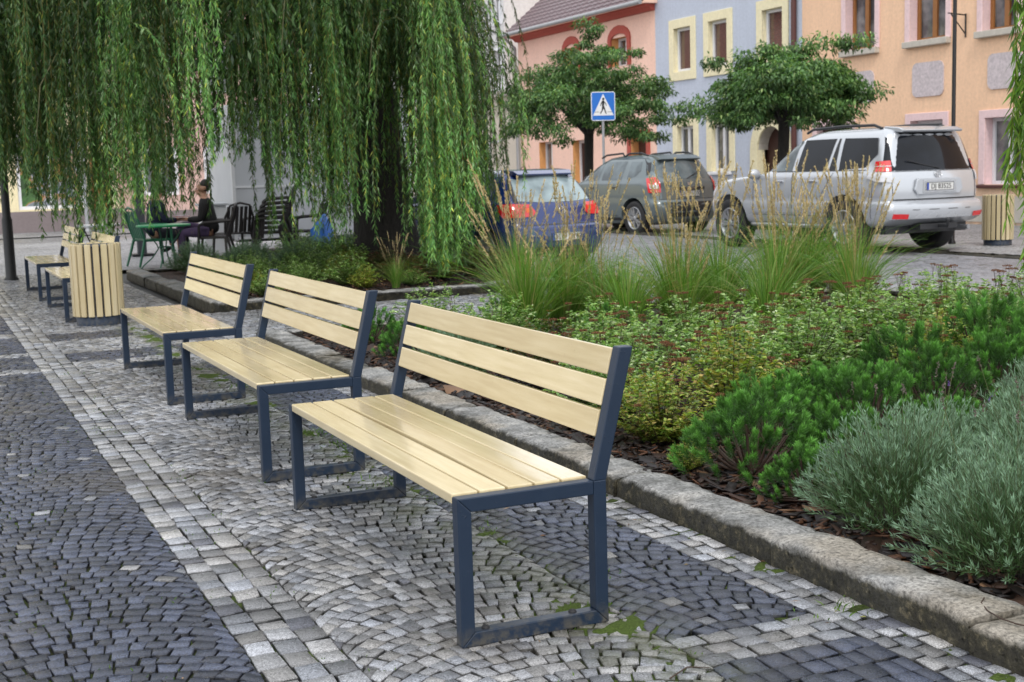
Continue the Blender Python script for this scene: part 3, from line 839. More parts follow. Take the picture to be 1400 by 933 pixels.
# ------------------------------------------------------------------ what grows where
G_LAV = 'silver green lavender bushes in the near bed'
G_PIN = 'dwarf mountain pines in the near bed'
G_SPI = 'spirea shrubs with brown seed heads in the near bed'
G_GRS = 'tufts of feather grass along the back of the near bed'
mass_l = 'silver green lavender bush within the lavender mass at the right'
for i, (x, y, s, lab) in enumerate([
        (3.24, 3.74, 1.05, 'silver green lavender bush at the left end of the lavender, beside the bark mulch'),
        (3.17, 3.10, 1.05, 'large silver green lavender bush leaning over the kerb at the lower right'),
        (3.17, 2.46, 1.05, 'silver green lavender bush nearest the camera, cut by the right edge'),
        (3.95, 3.05, 1.1, mass_l), (3.98, 3.72, 1.12, mass_l), (3.75, 4.12, .85, 'silver green lavender bush with spent stalks, touching the dwarf pines'),
        (4.6, 3.5, 1.1, mass_l), (4.55, 4.2, 1.12, mass_l), (4.0, 2.4, 1.1, mass_l), (5.2, 4.1, 1.1, mass_l), (5.15, 4.75, .95, mass_l), (5.9, 4.6, 1.05, mass_l), (3.62, 3.42, 1.0, mass_l), (3.55, 2.8, .95, mass_l), (3.5, 2.05, .95, mass_l),
        (3.22, 8.02, .85, 'small silver lavender bush seen between the nearest and the second bench')]):
    plant('lav', i, x, y, s, lab, G_LAV, zs=1.08 if i < 15 else 1.2, rz=i*2.4)
mass_p = 'dark green dwarf pine in the middle of the row of dwarf pines'
for i, (x, y, s, lab) in enumerate([
        (3.22, 4.68, 1.02, 'bright green dwarf pine at the left end of the pines, by the bark mulch'),
        (3.17, 4.22, .62, 'small bright green dwarf pine squeezed between lavender and kerb'),
        (3.62, 5.12, 1.0, mass_p), (3.62, 4.58, .8, mass_p), (4.1, 5.02, 1.05, mass_p), (4.2, 4.55, .8, mass_p), (4.7, 5.22, 1.08, mass_p), (5.3, 5.4, 1.1, mass_p), (4.35, 5.55, .85, mass_p),
        (5.2, 5.95, 1.1, mass_p), (5.95, 5.7, 1.2, mass_p), (6.0, 6.2, 1.25, 'tallest dark dwarf pine, farthest right beside the hanging willow twigs'), (6.6, 5.6, 1.2, mass_p), (4.0, 5.35, .9, mass_p),
        (3.25, 9.1, .8, 'dark dwarf pine seen between the nearest and second bench, behind the small lavender'), (3.3, 10.1, .8, 'dark dwarf pine seen under the back of the second bench')]):
    plant('pin', i, x, y, s, lab, G_PIN, zs=1.15 if i in (10, 11) else 1.0, rz=i*1.7)
mass_s = 'green spirea shrub within the spirea mass behind the dwarf pines'
for i, (x, y, s, k, lab) in enumerate([
        (3.22, 5.42, .86, 3, 'yellow green spirea shrub nearest the kerb, next to the bench back'),
        (3.25, 6.05, .95, 0, 'spirea shrub right behind the grey post of the nearest bench'),
        (3.9, 5.85, 1.0, 4, mass_s), (3.55, 6.55, 1.0, 1, mass_s), (4.3, 6.3, 1.05, 2, mass_s), (4.05, 7.0, 1.0, 0, mass_s), (4.8, 6.45, 1.05, 1, mass_s), (4.75, 7.1, 1.05, 0, mass_s),
        (5.45, 6.75, 1.1, 2, mass_s), (5.5, 7.4, 1.0, 1, mass_s), (6.1, 7.0, 1.1, 0, mass_s), (6.7, 6.9, 1.1, 2, mass_s), (6.9, 7.5, 1.05, 1, mass_s), (7.4, 7.1, 1.1, 0, mass_s), (7.9, 7.6, 1.05, 2, mass_s), (8.3, 7.0, 1.0, 1, mass_s), (6.25, 7.7, .95, 2, mass_s), (3.5, 7.3, .9, 5, mass_s),
        (4.1, 7.75, .95, 1, mass_s), (4.9, 7.9, .9, 2, mass_s), (7.5, 8.2, .95, 0, mass_s), (6.9, 6.3, 1.0, 1, mass_s), (7.6, 6.4, 1.0, 2, mass_s), (5.6, 6.2, .85, 4, mass_s)]):
    plant('spi', k, x, y, s, lab, G_SPI, rz=i*1.3)
plant('spi', 3, 3.02, 4.86, .3, 'tiny yellow green seedling shrub in the mulch beside the kerb', G_SPI, extra=False)
mass_g = 'feather grass tuft with tan plumes in the row before the parked cars'
for i, (x, y, s, lab) in enumerate([
        (4.9, 10.8, 1.0, 'leftmost feather grass tuft, in front of the blue hatchback'),
        (4.95, 9.9, 1.02, mass_g), (5.35, 10.3, 1.0, mass_g), (5.65, 9.3, 1.05, mass_g), (6.15, 10.0, 1.0, mass_g), (6.6, 9.2, 1.05, mass_g), (7.05, 9.9, 1.05, mass_g), (7.25, 9.0, 1.0, mass_g),
        (7.75, 9.8, 1.0, mass_g), (7.9, 10.4, .85, mass_g), (7.55, 9.35, 1.0, 'rightmost feather grass tuft, in front of the side of the silver car'), (5.0, 8.9, .9, mass_g), (6.05, 8.6, .85, mass_g), (6.9, 8.5, .7, mass_g)]):
    plant('grs', i, x, y, s, lab, G_GRS, rz=i*2.1, extra=(i not in (11, 12, 13)))
for i in range(11):
    x, y = 4.5+.31*i+random.gauss(0, .12), 9.55+random.gauss(0, .42)
    plant('grs', i+1, x, y, random.uniform(.7, 1.12), mass_g, G_GRS, rz=i*1.9, zs=random.uniform(.85, 1.1), extra=i % 2 == 0)
for i, (x, y) in enumerate([(3.9, 8.9), (4.3, 9.6), (3.75, 9.9), (4.6, 8.5), (6.0, 10.7), (7.2, 10.6)]):
    plant('pin' if i % 2 else 'spi', i, x, y, .95, 'low green shrub in the shade behind the feather grass' if i > 3 else 'low green shrub behind the nearest bench back', 'low shrubs around the feather grass', extra=False, name='low_shrub')

# second bed, under the willow
G2 = 'low shrubs in the bed under the willow'
m2 = 'low green and bronze shrub in the bed under the willow'
k = 0
for row, y in enumerate((14.75, 15.4, 16.1, 16.9, 17.8)):
    for x in np.arange(3.6, 7.4, .62):
        xx = x+random.uniform(-.15, .15); yy = y+random.uniform(-.15, .15)
        if row == 0 and random.random() < .25: continue
        k += 1
        left = x < 4.9
        plant('spi', random.choice((0, 1, 4, 2)) if left else random.choice((5, 5, 3, 4, 5, 2)), xx, yy, random.uniform(.7, .95) if row else .62, m2, G2, zs=(.95 if left else .72), extra=(not left), name='low_shrub')
plant('lav', 1, 3.75, 19.6, 1.15, 'rounded grey green lavender at the far corner of the willow bed, by the green table', G2)
plant('lav', 2, 4.3, 18.9, 1.05, 'rounded grey green lavender behind the third bench', G2)
plant('lav', 0, 4.6, 19.7, 1.1, 'rounded grey green lavender close to the seated people', G2)
for i, (x, y) in enumerate([(5.2, 19.3), (5.6, 19.9), (5.7, 18.7), (4.9, 18.2), (7.2, 19.9), (6.2, 20.0)]): plant('lav' if i % 2 else 'spi', i, x, y, 1.15, 'dark shrub deep in the shade of the willow', 'dark shrubs deep under the willow', extra=False, name='low_shrub')
plant('grs', 0, 5.1, 14.6, .5, 'short feather grass by the front kerb of the willow bed, before the trunk', G2, zs=1.0)
plant('grs', 2, 6.9, 15.0, .8, 'small feather grass at the right end of the willow bed', G2, zs=1.0)

# weeds and grass in the joints
def weeds():
    ac = Acc()
    spots = [(2.60, 3.23, 26, .03), (2.1, 3.9, 8, .015), (1.9, 3.6, 12, .02), (1.88, 5.6, 30, .03), (1.95, 6.5, 26, .03), (1.9, 6.9, 30, .035), (2.0, 4.7, 14, .02), (2.4, 3.2, 8, .02), (1.5, 3.1, 10, .015), (1.95, 8.8, 40, .035)]
    for j in range(170):
        spots.append((random.choice([.8, .97, 1.86, 1.9, 1.06, .4, -.1])+random.gauss(0, .10), random.uniform(2.4, 12), random.randint(2, 7), random.uniform(.008, .016)))
    for (x, y, n, h) in spots:
        P = np.array([x, y, -.006])+rng.normal(0, 1, (n, 3))*np.array([.03+h*.6, .03+h*.6, 0])
        D = rng.normal(0, .55, (n, 3))*np.array([1, 1, 0])+np.array([0, 0, 1])
        V, F = leaves(P, D, rng.uniform(.5, 1.3, n)*h*1.3+.004, .0035+h*.08, droop=.2); ac.add(V, F, pick([[.07, .14, .02], [.11, .19, .03]], n))
    link('joint_weeds', ac.mesh('joint_weeds'), M_grass, label='tiny green weeds and moss sprouting from the paving joints', cat='weeds', kind='stuff')
weeds()
def litter():
    n = 150; x = np.where(rng.random(n) < .5, 2.52+rng.normal(0, .08, n), rng.uniform(.3, 2.6, n)); y = rng.uniform(2.6, 14, n)
    P = np.stack([x, y, np.full(n, .004)], -1); D = np.stack([rng.normal(0, 1, n), rng.normal(0, 1, n), rng.normal(0, .06, n)], -1)
    V, F = leaves(P, D, rng.uniform(.014, .035, n), rng.uniform(.004, .010, n), np.tile([0, 0, 1.], (n, 1))+rng.normal(0, .2, (n, 3)), .15)
    c = pick([[.18, .09, .04], [.22, .15, .06], [.08, .045, .03], [.2, .2, .07], [.3, .2, .12]], n)
    link('leaf_litter', np_mesh('leaf_litter', V, F, c), M_seed, label='scattered small fallen leaves and twigs on the wet setts', cat='leaf litter', kind='stuff')
litter()
def twig(pts, label):
    mb = MB(); mb.tube(pts, [.0022]*(len(pts)-1)+[.0010], 5); mb.obj('twig', M_woody, label=label, cat='twig')
twig([(2.78, 2.86, .106), (2.74, 2.83, .106), (2.715, 2.78, .102), (2.705, 2.72, .099), (2.71, 2.66, .099), (2.735, 2.60, .101), (2.75, 2.55, .102), (2.755, 2.50, .100)], 'curved brown twig lying across the near end of the kerb')
twig([(2.83, 3.42, .103), (2.77, 3.415, .101), (2.72, 3.43, .100), (2.66, 3.47, .098)], 'short straight twig lying on the kerb beside the lavender')
twig([(1.78, 2.98, .008), (1.86, 3.02, .012), (1.92, 3.0, .006)], 'small dark twig on the setts right of the nearest bench foot')
# ------------------------------------------------------------------ weeping willow
def hang_paths(att, bot, k=14, out=None):
    """curved hanging strands from attachment points down to given heights"""
    n = len(att); t_ = np.linspace(0, 1, k)[None]
    arch = rng.uniform(.05, .22, n)
    if out is None: out = rng.normal(0, 1, (n, 2))
    reach = .05+.45*rng.random(n)**1.3
    x = att[:, 0:1]+out[:, 0:1]*reach[:, None]*(1-(1-t_)**2.6)+rng.normal(0, .03, (n, 1))*np.sin(t_*7+rng.random((n, 1))*6)
    y = att[:, 1:2]+out[:, 1:2]*reach[:, None]*(1-(1-t_)**2.6)+rng.normal(0, .03, (n, 1))*np.sin(t_*6+rng.random((n, 1))*6)
    z = att[:, 2:3]+arch[:, None]*np.sin(np.minimum(t_*5, PI))-(att[:, 2:3]-bot[:, None])*t_**1.12
    return np.stack([x, y, z], -1)
def strand_leaves(path, dens, L, W, pal, p, start=.08, clump=None, dark=None):
    n, k, _ = path.shape
    seg = np.linalg.norm(np.diff(path, axis=1), axis=2); tot = seg.sum(1)
    cnt = np.maximum((tot*dens).astype(int), 4); idx = np.repeat(np.arange(n), cnt)
    s = start+(1-start)*rng.random(len(idx)); f = s*(k-1); i0 = np.minimum(f.astype(int), k-2); fr = (f-i0)[:, None]
    P = path[idx, i0]*(1-fr)+path[idx, i0+1]*fr; T = nrmz(path[idx, i0+1]-path[idx, i0])
    az = rng.random(len(idx))*2*PI; o = np.stack([np.cos(az), np.sin(az), np.zeros(len(idx))], -1)
    D = T*rng.uniform(.4, 1.2, (len(idx), 1))+o*rng.uniform(.25, 1.0, (len(idx), 1))+np.array([0, 0, -.35])
    C = pick(pal, len(idx), p, .22)
    if clump is not None: C = C*clump[idx][:, None]
    C = C*(.8+.45*s[:, None])
    V, F = leaves(P, D, L*rng.uniform(.65, 1.2, len(idx)), W*rng.uniform(.8, 1.2, len(idx)), wide=.38, droop=.06)
    return V, F, C
WPAL = [[.07, .17, .05], [.11, .23, .065], [.16, .29, .075], [.23, .34, .17], [.34, .37, .07]]
WP = [.30, .34, .22, .09, .05]

def willow_main():
    w = thing('willow_tree', 'large weeping willow with a dark trunk and long green twigs hanging behind the benches', 'tree', (6.6, 19.2, 0))
    off = np.array([6.6, 19.2, 0.])
    # trunk and limbs
    mb = MB()
    mb.tube([(0, 0, -.1), (0, 0, .15), (-.05, 0, .8), (-.12, -.05, 1.6), (-.22, -.1, 2.4), (-.4, -.1, 3.1)], [.66, .53, .46, .43, .44, .38], 14)
    mb.obj('trunk', M_bark, w)
    limbs = [((-.35, -.1, 2.7), (-1.5, -.7, 4.1), (-3.0, -1.4, 5.2), (-5.0, -2.4, 5.2)), ((-.3, -.1, 2.7), (-.2, -1.0, 4.2), (.1, -2.4, 5.2), (.1, -3.6, 5.0)), ((-.4, 0, 2.8), (-1.2, .9, 4.6), (-3.0, 1.8, 6.0), (-5.4, 1.6, 5.6)),
             ((-.3, -.2, 2.6), (-1.0, -1.6, 4.0), (-2.2, -3.2, 4.9), (-3.0, -4.0, 4.6)), ((-.4, 0, 2.9), (.3, .7, 4.7), (.4, 1.8, 5.8), (0, 2.8, 5.6)), ((-.4, -.1, 3.0), (-.9, -.1, 5.0), (-1.6, 0, 6.6), (-2.8, .2, 7.2))]
    for l in limbs:
        mb = MB(); P = [Vector(p) for p in l]; pts = []
        for i in range(10):
            u = i/9; a = P[0].lerp(P[1], u); b = P[1].lerp(P[2], u); c_ = P[2].lerp(P[3], u); pts.append(a.lerp(b, u).lerp(b.lerp(c_, u), u))
        mb.tube(pts, [.26-.021*i for i in range(10)], 8); mb.obj('limb', M_bark, w)
    # curtain: strands hang from an umbrella shaped crown, centre C, radii rx ry
    C = np.array([3.55, 19.2]); RX, RY = 4.3, 4.6
    n = 2400
    a = rng.random(n)*2*PI; front = rng.random(n) < .72
    a = np.where(front, -PI/2+rng.normal(0, .95, n), a)          # most of them on the near side
    rr = np.sqrt(rng.uniform(.30, 1.0, n)); 
    ax = C[0]+RX*rr*np.cos(a); ay = C[1]+RY*rr*np.sin(a)
    # clusters of twigs
    nc = 125; ca = np.where(rng.random(nc) < .75, -PI/2+rng.normal(0, 1.0, nc), rng.random(nc)*2*PI); cr_ = np.sqrt(rng.uniform(.35, 1.0, nc))
    cx, cy = C[0]+RX*cr_*np.cos(ca), C[1]+RY*cr_*np.sin(ca); ci = rng.integers(0, nc, n); use = rng.random(n) < .90
    ax = np.where(use, cx[ci]+rng.normal(0, .07, n), ax); ay = np.where(use, cy[ci]+rng.normal(0, .07, n), ay)
    ctop = rng.uniform(2.9, 5.2, nc); top = np.where(use, ctop[ci]+rng.normal(0, .25, n), rng.uniform(3.0, 5.4, n))
    # lower edge of the curtain along the width of the crown (s runs left to right seen from the square)
    az = np.degrees(np.arctan2(ax, ay)); dist = np.hypot(ax, ay)
    ang = [0, 2.9, 4.9, 5.8, 6.7, 7.9, 8.6, 11.2, 11.9, 13.5, 14.3, 15.6, 16.4, 17.5, 18.0, 19.7, 20.1, 22.7, 22.9, 25]
    hgt = [1.2, 1.05, 1.0, .60, .42, .45, .85, .90, 1.35, 1.5, 1.0, 1.0, .60, .50, 2.1, 2.1, .35, .05, 1.7, 2.1]
    bot = np.interp(az, ang, hgt)
    depthk = np.clip((dist-14.5)/8, 0, 1); bot = bot+depthk*.55
    cb = rng.gamma(1.4, .22, nc); bot = bot+np.where(use, cb[ci], 0)+np.where(rng.random(n) < .5, rng.gamma(1.2, .18, n), rng.gamma(1.6, .5, n))-.06
    gap = (az > 17.3) & (az < 20.2); bot = np.where(gap, np.maximum(bot, 2.0+rng.random(n)*.7), bot)
    bot = np.minimum(bot, top-.7)
    # thick long tresses: beside the blue car and in front of the trunk's left side
    ne = 360; za = np.where(rng.random(ne) < .82, rng.uniform(20.5, 21.9, ne), rng.uniform(13.9, 17.5, ne)); za = np.where(rng.random(ne) < .7, np.round(za*2.2)/2.2+rng.normal(0, .07, ne), za)
    dd = rng.uniform(15.6, 18.2, ne); ex, ey = dd*np.sin(np.radians(za)), dd*np.cos(np.radians(za))
    ax = np.concatenate([ax, ex]); ay = np.concatenate([ay, ey]); top = np.concatenate([top, rng.uniform(3.0, 4.8, ne)])
    bot = np.concatenate([bot, np.where(za > 19, .12+rng.gamma(1.5, .28, ne), .55+rng.gamma(1.4, .3, ne))]); use = np.concatenate([use, np.ones(ne, bool)]); ci = np.concatenate([ci, (za*4).astype(int) % nc]); dist = np.concatenate([dist, dd]); n += ne
    cl = np.where(use, (.28+1.25*rng.random(nc)**1.5)[ci], .32)*rng.uniform(.88, 1.12, n)*(1.12-.45*np.clip((dist-14.8)/5, 0, 1))  # clump tone and darker far strands paint shade into the curtain
    out = nrmz(np.stack([ax-C[0], ay-C[1]], -1))*.5+rng.normal(0, .8, (n, 2)); bot = np.minimum(bot+.5*np.clip(np.linalg.norm(out, axis=1)-1.0, 0, 1.2), top-.5)
    path = hang_paths(np.stack([ax, ay, top], -1), bot, 16, out)
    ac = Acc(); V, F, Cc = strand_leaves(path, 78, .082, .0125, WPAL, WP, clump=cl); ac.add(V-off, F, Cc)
    o = link('hanging_foliage', ac.mesh('hanging_foliage'), M_willow, w)
    tw = Acc(); sub = path[:, ::2]; V, F, Cc = ribbons(sub, np.full(sub.shape[:2], .006), pick([[.10, .10, .03], [.17, .14, .04]], n)); tw.add(V-off, F, Cc)
    link('hanging_twigs', tw.mesh('hanging_twigs'), M_grass, w)
    # crown interior: a loose mass of leaves, shade painted dark into their colour, so that little sky shows through
    m = 42000
    aa = rng.random(m)*2*PI; r3 = np.sqrt(rng.random(m)); X = C[0]+RX*.97*r3*np.cos(aa); Y = C[1]+RY*.97*r3*np.sin(aa)
    ztop = 7.6-2.6*r3**2; Z = 2.7+(ztop-2.7)*rng.random(m)**.8
    keep = Z > 2.5
    P = np.stack([X, Y, Z], -1)[keep]
    D = rng.normal(0, .5, P.shape)+np.array([0, 0, -1.0])
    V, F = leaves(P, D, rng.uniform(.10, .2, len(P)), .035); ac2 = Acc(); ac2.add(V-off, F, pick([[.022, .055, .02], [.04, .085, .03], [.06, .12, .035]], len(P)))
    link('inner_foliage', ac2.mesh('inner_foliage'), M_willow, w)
    # yellowish branchlets arching out of the curtain
    mb = MB()
    for (x, y, z) in [(1.6, 15.4, 2.6), (3.2, 15.0, 3.4), (4.2, 14.9, 3.5), (5.3, 15.2, 3.1), (6.6, 15.6, 3.3), (2.4, 15.2, 3.0), (6.1, 15.3, 2.5)]:
        q = Vector((x, y, z))-Vector(off); mb.tube([q+Vector((.5, .9, .1)), q+Vector((.25, .4, .28)), q+Vector((0, 0, .22)), q+Vector((-.22, -.15, -.15)), q+Vector((-.3, -.2, -.7))], [.016, .013, .010, .007, .004], 5)
    mb.obj('branchlet', M_twig, w)
willow_main()

def willow_near():
    bx, by = 9.4, 2.2
    w = thing('willow_tree', 'near willow of which only bright green hanging twigs show at the right edge', 'tree', (bx, by, 0))
    off = np.array([bx, by, 0.])
    mb = MB(); mb.tube([(0, 0, -.1), (0, 0, .3), (-.1, .05, 1.5), (-.3, .1, 2.8), (-.8, .3, 3.8)], [.5, .38, .33, .3, .24], 12); mb.obj('trunk', M_bark, w)
    mb = MB(); mb.tube([(-.8, .3, 3.8), (-2.0, .8, 4.6), (-3.4, 1.5, 4.9), (-4.6, 2.2, 4.7), (-5.4, 2.7, 4.4)], [.2, .15, .11, .07, .03], 8); mb.obj('limb', M_bark, w)
    n = 62
    # strands under the limb; a few swing out to the right edge of the view
    t_ = rng.random(n); cx = 4.62+t_*2.6+rng.normal(0, .1, n); cy = 4.42-t_*1.0+rng.normal(0, .2, n)
    k = 30; cx[:k] = 4.47+rng.normal(0, .055, k); cy[:k] = 4.40+rng.normal(0, .06, k)
    top = rng.uniform(2.7, 4.4, n); bot = rng.uniform(.75, 1.7, n); bot[:30] = rng.uniform(.75, 1.6, 30); bot[:5] = [.5, .62, .85, .75, .95]
    path = hang_paths(np.stack([cx, cy, top], -1), bot, 16, rng.normal(0, .16, (n, 2))+np.array([.12, -.1]))
    ac = Acc(); V, F, C = strand_leaves(path, 95, .085, .0125, [[.12, .24, .04], [.17, .30, .05], [.24, .34, .07], [.09, .18, .04]], None); ac.add(V-off, F, C)
    link('hanging_foliage', ac.mesh('hanging_foliage'), M_willow, w)
    tw = Acc(); V, F, C = ribbons(path, np.full(path.shape[:2], .004), pick([[.16, .14, .04]], n)); tw.add(V-off, F, C); link('hanging_twigs', tw.mesh('hanging_twigs'), M_grass, w)
willow_near()

# ------------------------------------------------------------------ clipped street trees
def street_tree(loc, label, rx, ry, h0, h1, trunk_r, seed, lean=0, spikes=()):
    r_ = np.random.default_rng(seed); random.seed(seed)
    w = thing('street_tree', label, 'tree', loc, 0, 'small round headed street trees by the parked cars')
    hc = h0-.15
    mb = MB(); mb.tube([(0, 0, -.1), (.02, 0, .6), (-.02, .02, 1.3), (0, 0, hc)], [trunk_r*1.25, trunk_r, trunk_r*.92, trunk_r*.95], 10); mb.obj('trunk', M_bark, w)
    tips = []
    for i in range(16):
        a = i*2.4; rr = .35+.62*random.random(); z = h0+(h1-h0)*random.uniform(.2, .85)*(1-.4*rr)
        e = Vector((rx*rr*math.cos(a), ry*rr*math.sin(a), z)); m = Vector((e.x*.45, e.y*.45, hc+(z-hc)*.75+.1))
        mb = MB(); mb.tube([(0, 0, hc-.2), m, e], [trunk_r*.45, trunk_r*.28, .012], 6); mb.obj('branch', M_bark, w); tips.append(e)
    # foliage in many clumps with gaps between them
    nc = 175; a = r_.random(nc)*2*PI; u = np.sqrt(r_.random(nc)); v = r_.random(nc)
    cx, cy = rx*u*np.cos(a), ry*u*np.sin(a)
    lo = h0-.22*u*(h1-h0)+r_.normal(0, .05, nc); hi = h1-(h1-h0)*.62*u**2.2
    cz = lo+(hi-lo)*v**.85
    ext = list(spikes)
    cc = np.stack([cx, cy, cz], -1)
    if ext: cc = np.concatenate([cc, np.array(ext)])
    per = 210; n = len(cc)*per; ci = np.repeat(np.arange(len(cc)), per)
    d = r_.normal(0, 1, (n, 3)); d = nrmz(d)*r_.random((n, 1))**.5*np.array([.36, .36, .20])*np.repeat(r_.uniform(.6, 1.25, len(cc)), per)[:, None]
    P = cc[ci]+d
    D = np.stack([d[:, 0], d[:, 1], np.zeros(n)], -1)*2.5+r_.normal(0, .5, (n, 3))+np.array([0, 0, -.55])
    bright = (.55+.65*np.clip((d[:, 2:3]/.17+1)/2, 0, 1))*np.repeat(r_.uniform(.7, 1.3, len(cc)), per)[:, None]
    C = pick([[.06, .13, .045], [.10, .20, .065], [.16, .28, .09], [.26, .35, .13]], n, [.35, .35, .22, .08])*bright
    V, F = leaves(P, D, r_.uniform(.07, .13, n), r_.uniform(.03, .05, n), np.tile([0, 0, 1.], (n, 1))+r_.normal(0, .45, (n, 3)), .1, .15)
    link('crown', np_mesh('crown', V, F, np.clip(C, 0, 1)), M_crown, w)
street_tree((16.0, 30.4, -.05), 'round headed street tree behind the pedestrian crossing sign, in front of the peach house', 2.1, 2.0, 2.6, 4.6, .13, 11, spikes=[(.1, 0, 4.8), (0, .1, 5.1), (.15, -.2, 4.95), (.9, -.9, 4.3), (1.6, -1.9, 2.9), (1.9, -2.1, 2.75), (1.7, -1.7, 2.6), (-.6, .4, 4.3)])
street_tree((16.0, 22.05, -.05), 'flat topped street tree rising behind the silver off roader', 1.28, 1.35, 2.5, 3.8, .125, 12, spikes=[(.8, -.9, 3.7), (1.0, -1.0, 3.75), (.6, -.6, 3.75), (1.2, -1.2, 2.8), (1.05, -1.1, 2.7), (-1.0, 1.0, 3.5), (-1.2, 1.2, 2.7)])
random.seed(21)
# ------------------------------------------------------------------ cars (local: +y forward, origin on the road under the rear bumper)
def paint(name, col, metal=.35, rough=.32):
    t = NT(name)
    fl = t.noise(900, 1); dirt = t.noise(3.5, 5)
    sep = t.new('ShaderNodeSeparateXYZ'); t.l.new(t.co(), sep.inputs[0])
    low = t.math('MULTIPLY', t.math('SUBTRACT', 1.0, t.math('MULTIPLY', sep.outputs[2], 1.6), True), t.ramp(dirt, [(.3, .3), (.7, 1.0)]))
    c = t.mix(fl, tuple(x*.85 for x in col), tuple(x*1.1 for x in col)); c = t.mix(t.math('MULTIPLY', low, .28), c, (.11, .105, .095))
    r = t.math('ADD', t.math('MULTIPLY', low, .4), t.math('ADD', t.math('MULTIPLY', dirt, .1), rough-.05), True)
    return t.out(c, r, None, metal, Coat_Weight=.8, Coat_Roughness=.06)
M_silver = paint('silver car paint', (.50, .52, .55), .4, .25)
M_blue = paint('deep blue car paint', (.006, .026, .14), .2, .24)
M_greygreen = paint('grey green car paint', (.135, .17, .18), .35, .30)
M_whitep = paint('white car paint', (.7, .7, .7), 0, .3)
M_tyre = m_plain('tyre rubber', (.018, .018, .019), .75, .25, 12, .3, 90)
M_black = m_plain('black plastic trim', (.02, .021, .024), .5)
M_chrome = m_plain('bright metal', (.62, .63, .65), .2, .05, 8, metal=1.0)
M_rim = m_plain('alloy rim', (.42, .43, .45), .35, .1, 8, metal=.8)
M_rimdark = m_plain('brake shadow', (.02, .02, .022), .6)
def glassmat(name, col, rough=.06, coat=.3):
    t = NT(name); sep = t.new('ShaderNodeSeparateXYZ'); t.l.new(t.co(), sep.inputs[0])
    n = t.noise(2.2, 3); c = t.mix(t.ramp(n, [(.4, 0.0), (.62, 1.0)]), col, tuple(x*.45 for x in col))
    return t.out(c, rough, None, 0, Coat_Weight=coat, Coat_Roughness=.03, Specular_IOR_Level=.28)
M_tint = glassmat('tinted car glass', (.008, .010, .015), coat=.0)
M_glassl = glassmat('sky-pale car glass', (.30, .38, .40))  # pale base colour paints in reflected sky and the bright view through
M_glassm = glassmat('grey car glass', (.15, .185, .20))  # lighter base colour also stands in for sky reflected in the glass
M_red = m_plain('red lamp lens', (.62, .012, .015), .15, .12, 14, Coat_Weight=1.0)
M_lens = m_plain('clear lamp lens', (.60, .60, .62), .15, .15, 20, Coat_Weight=1.0)
M_orange = m_plain('orange lamp lens', (.7, .12, .02), .2, .1, 14)
M_plate = m_plain('number plate', (.62, .62, .60), .45, .06, 10)
M_plateblue = m_plain('plate blue band', (.02, .06, .35), .45)
M_letter = m_plain('black letters', (.015, .015, .015), .5)

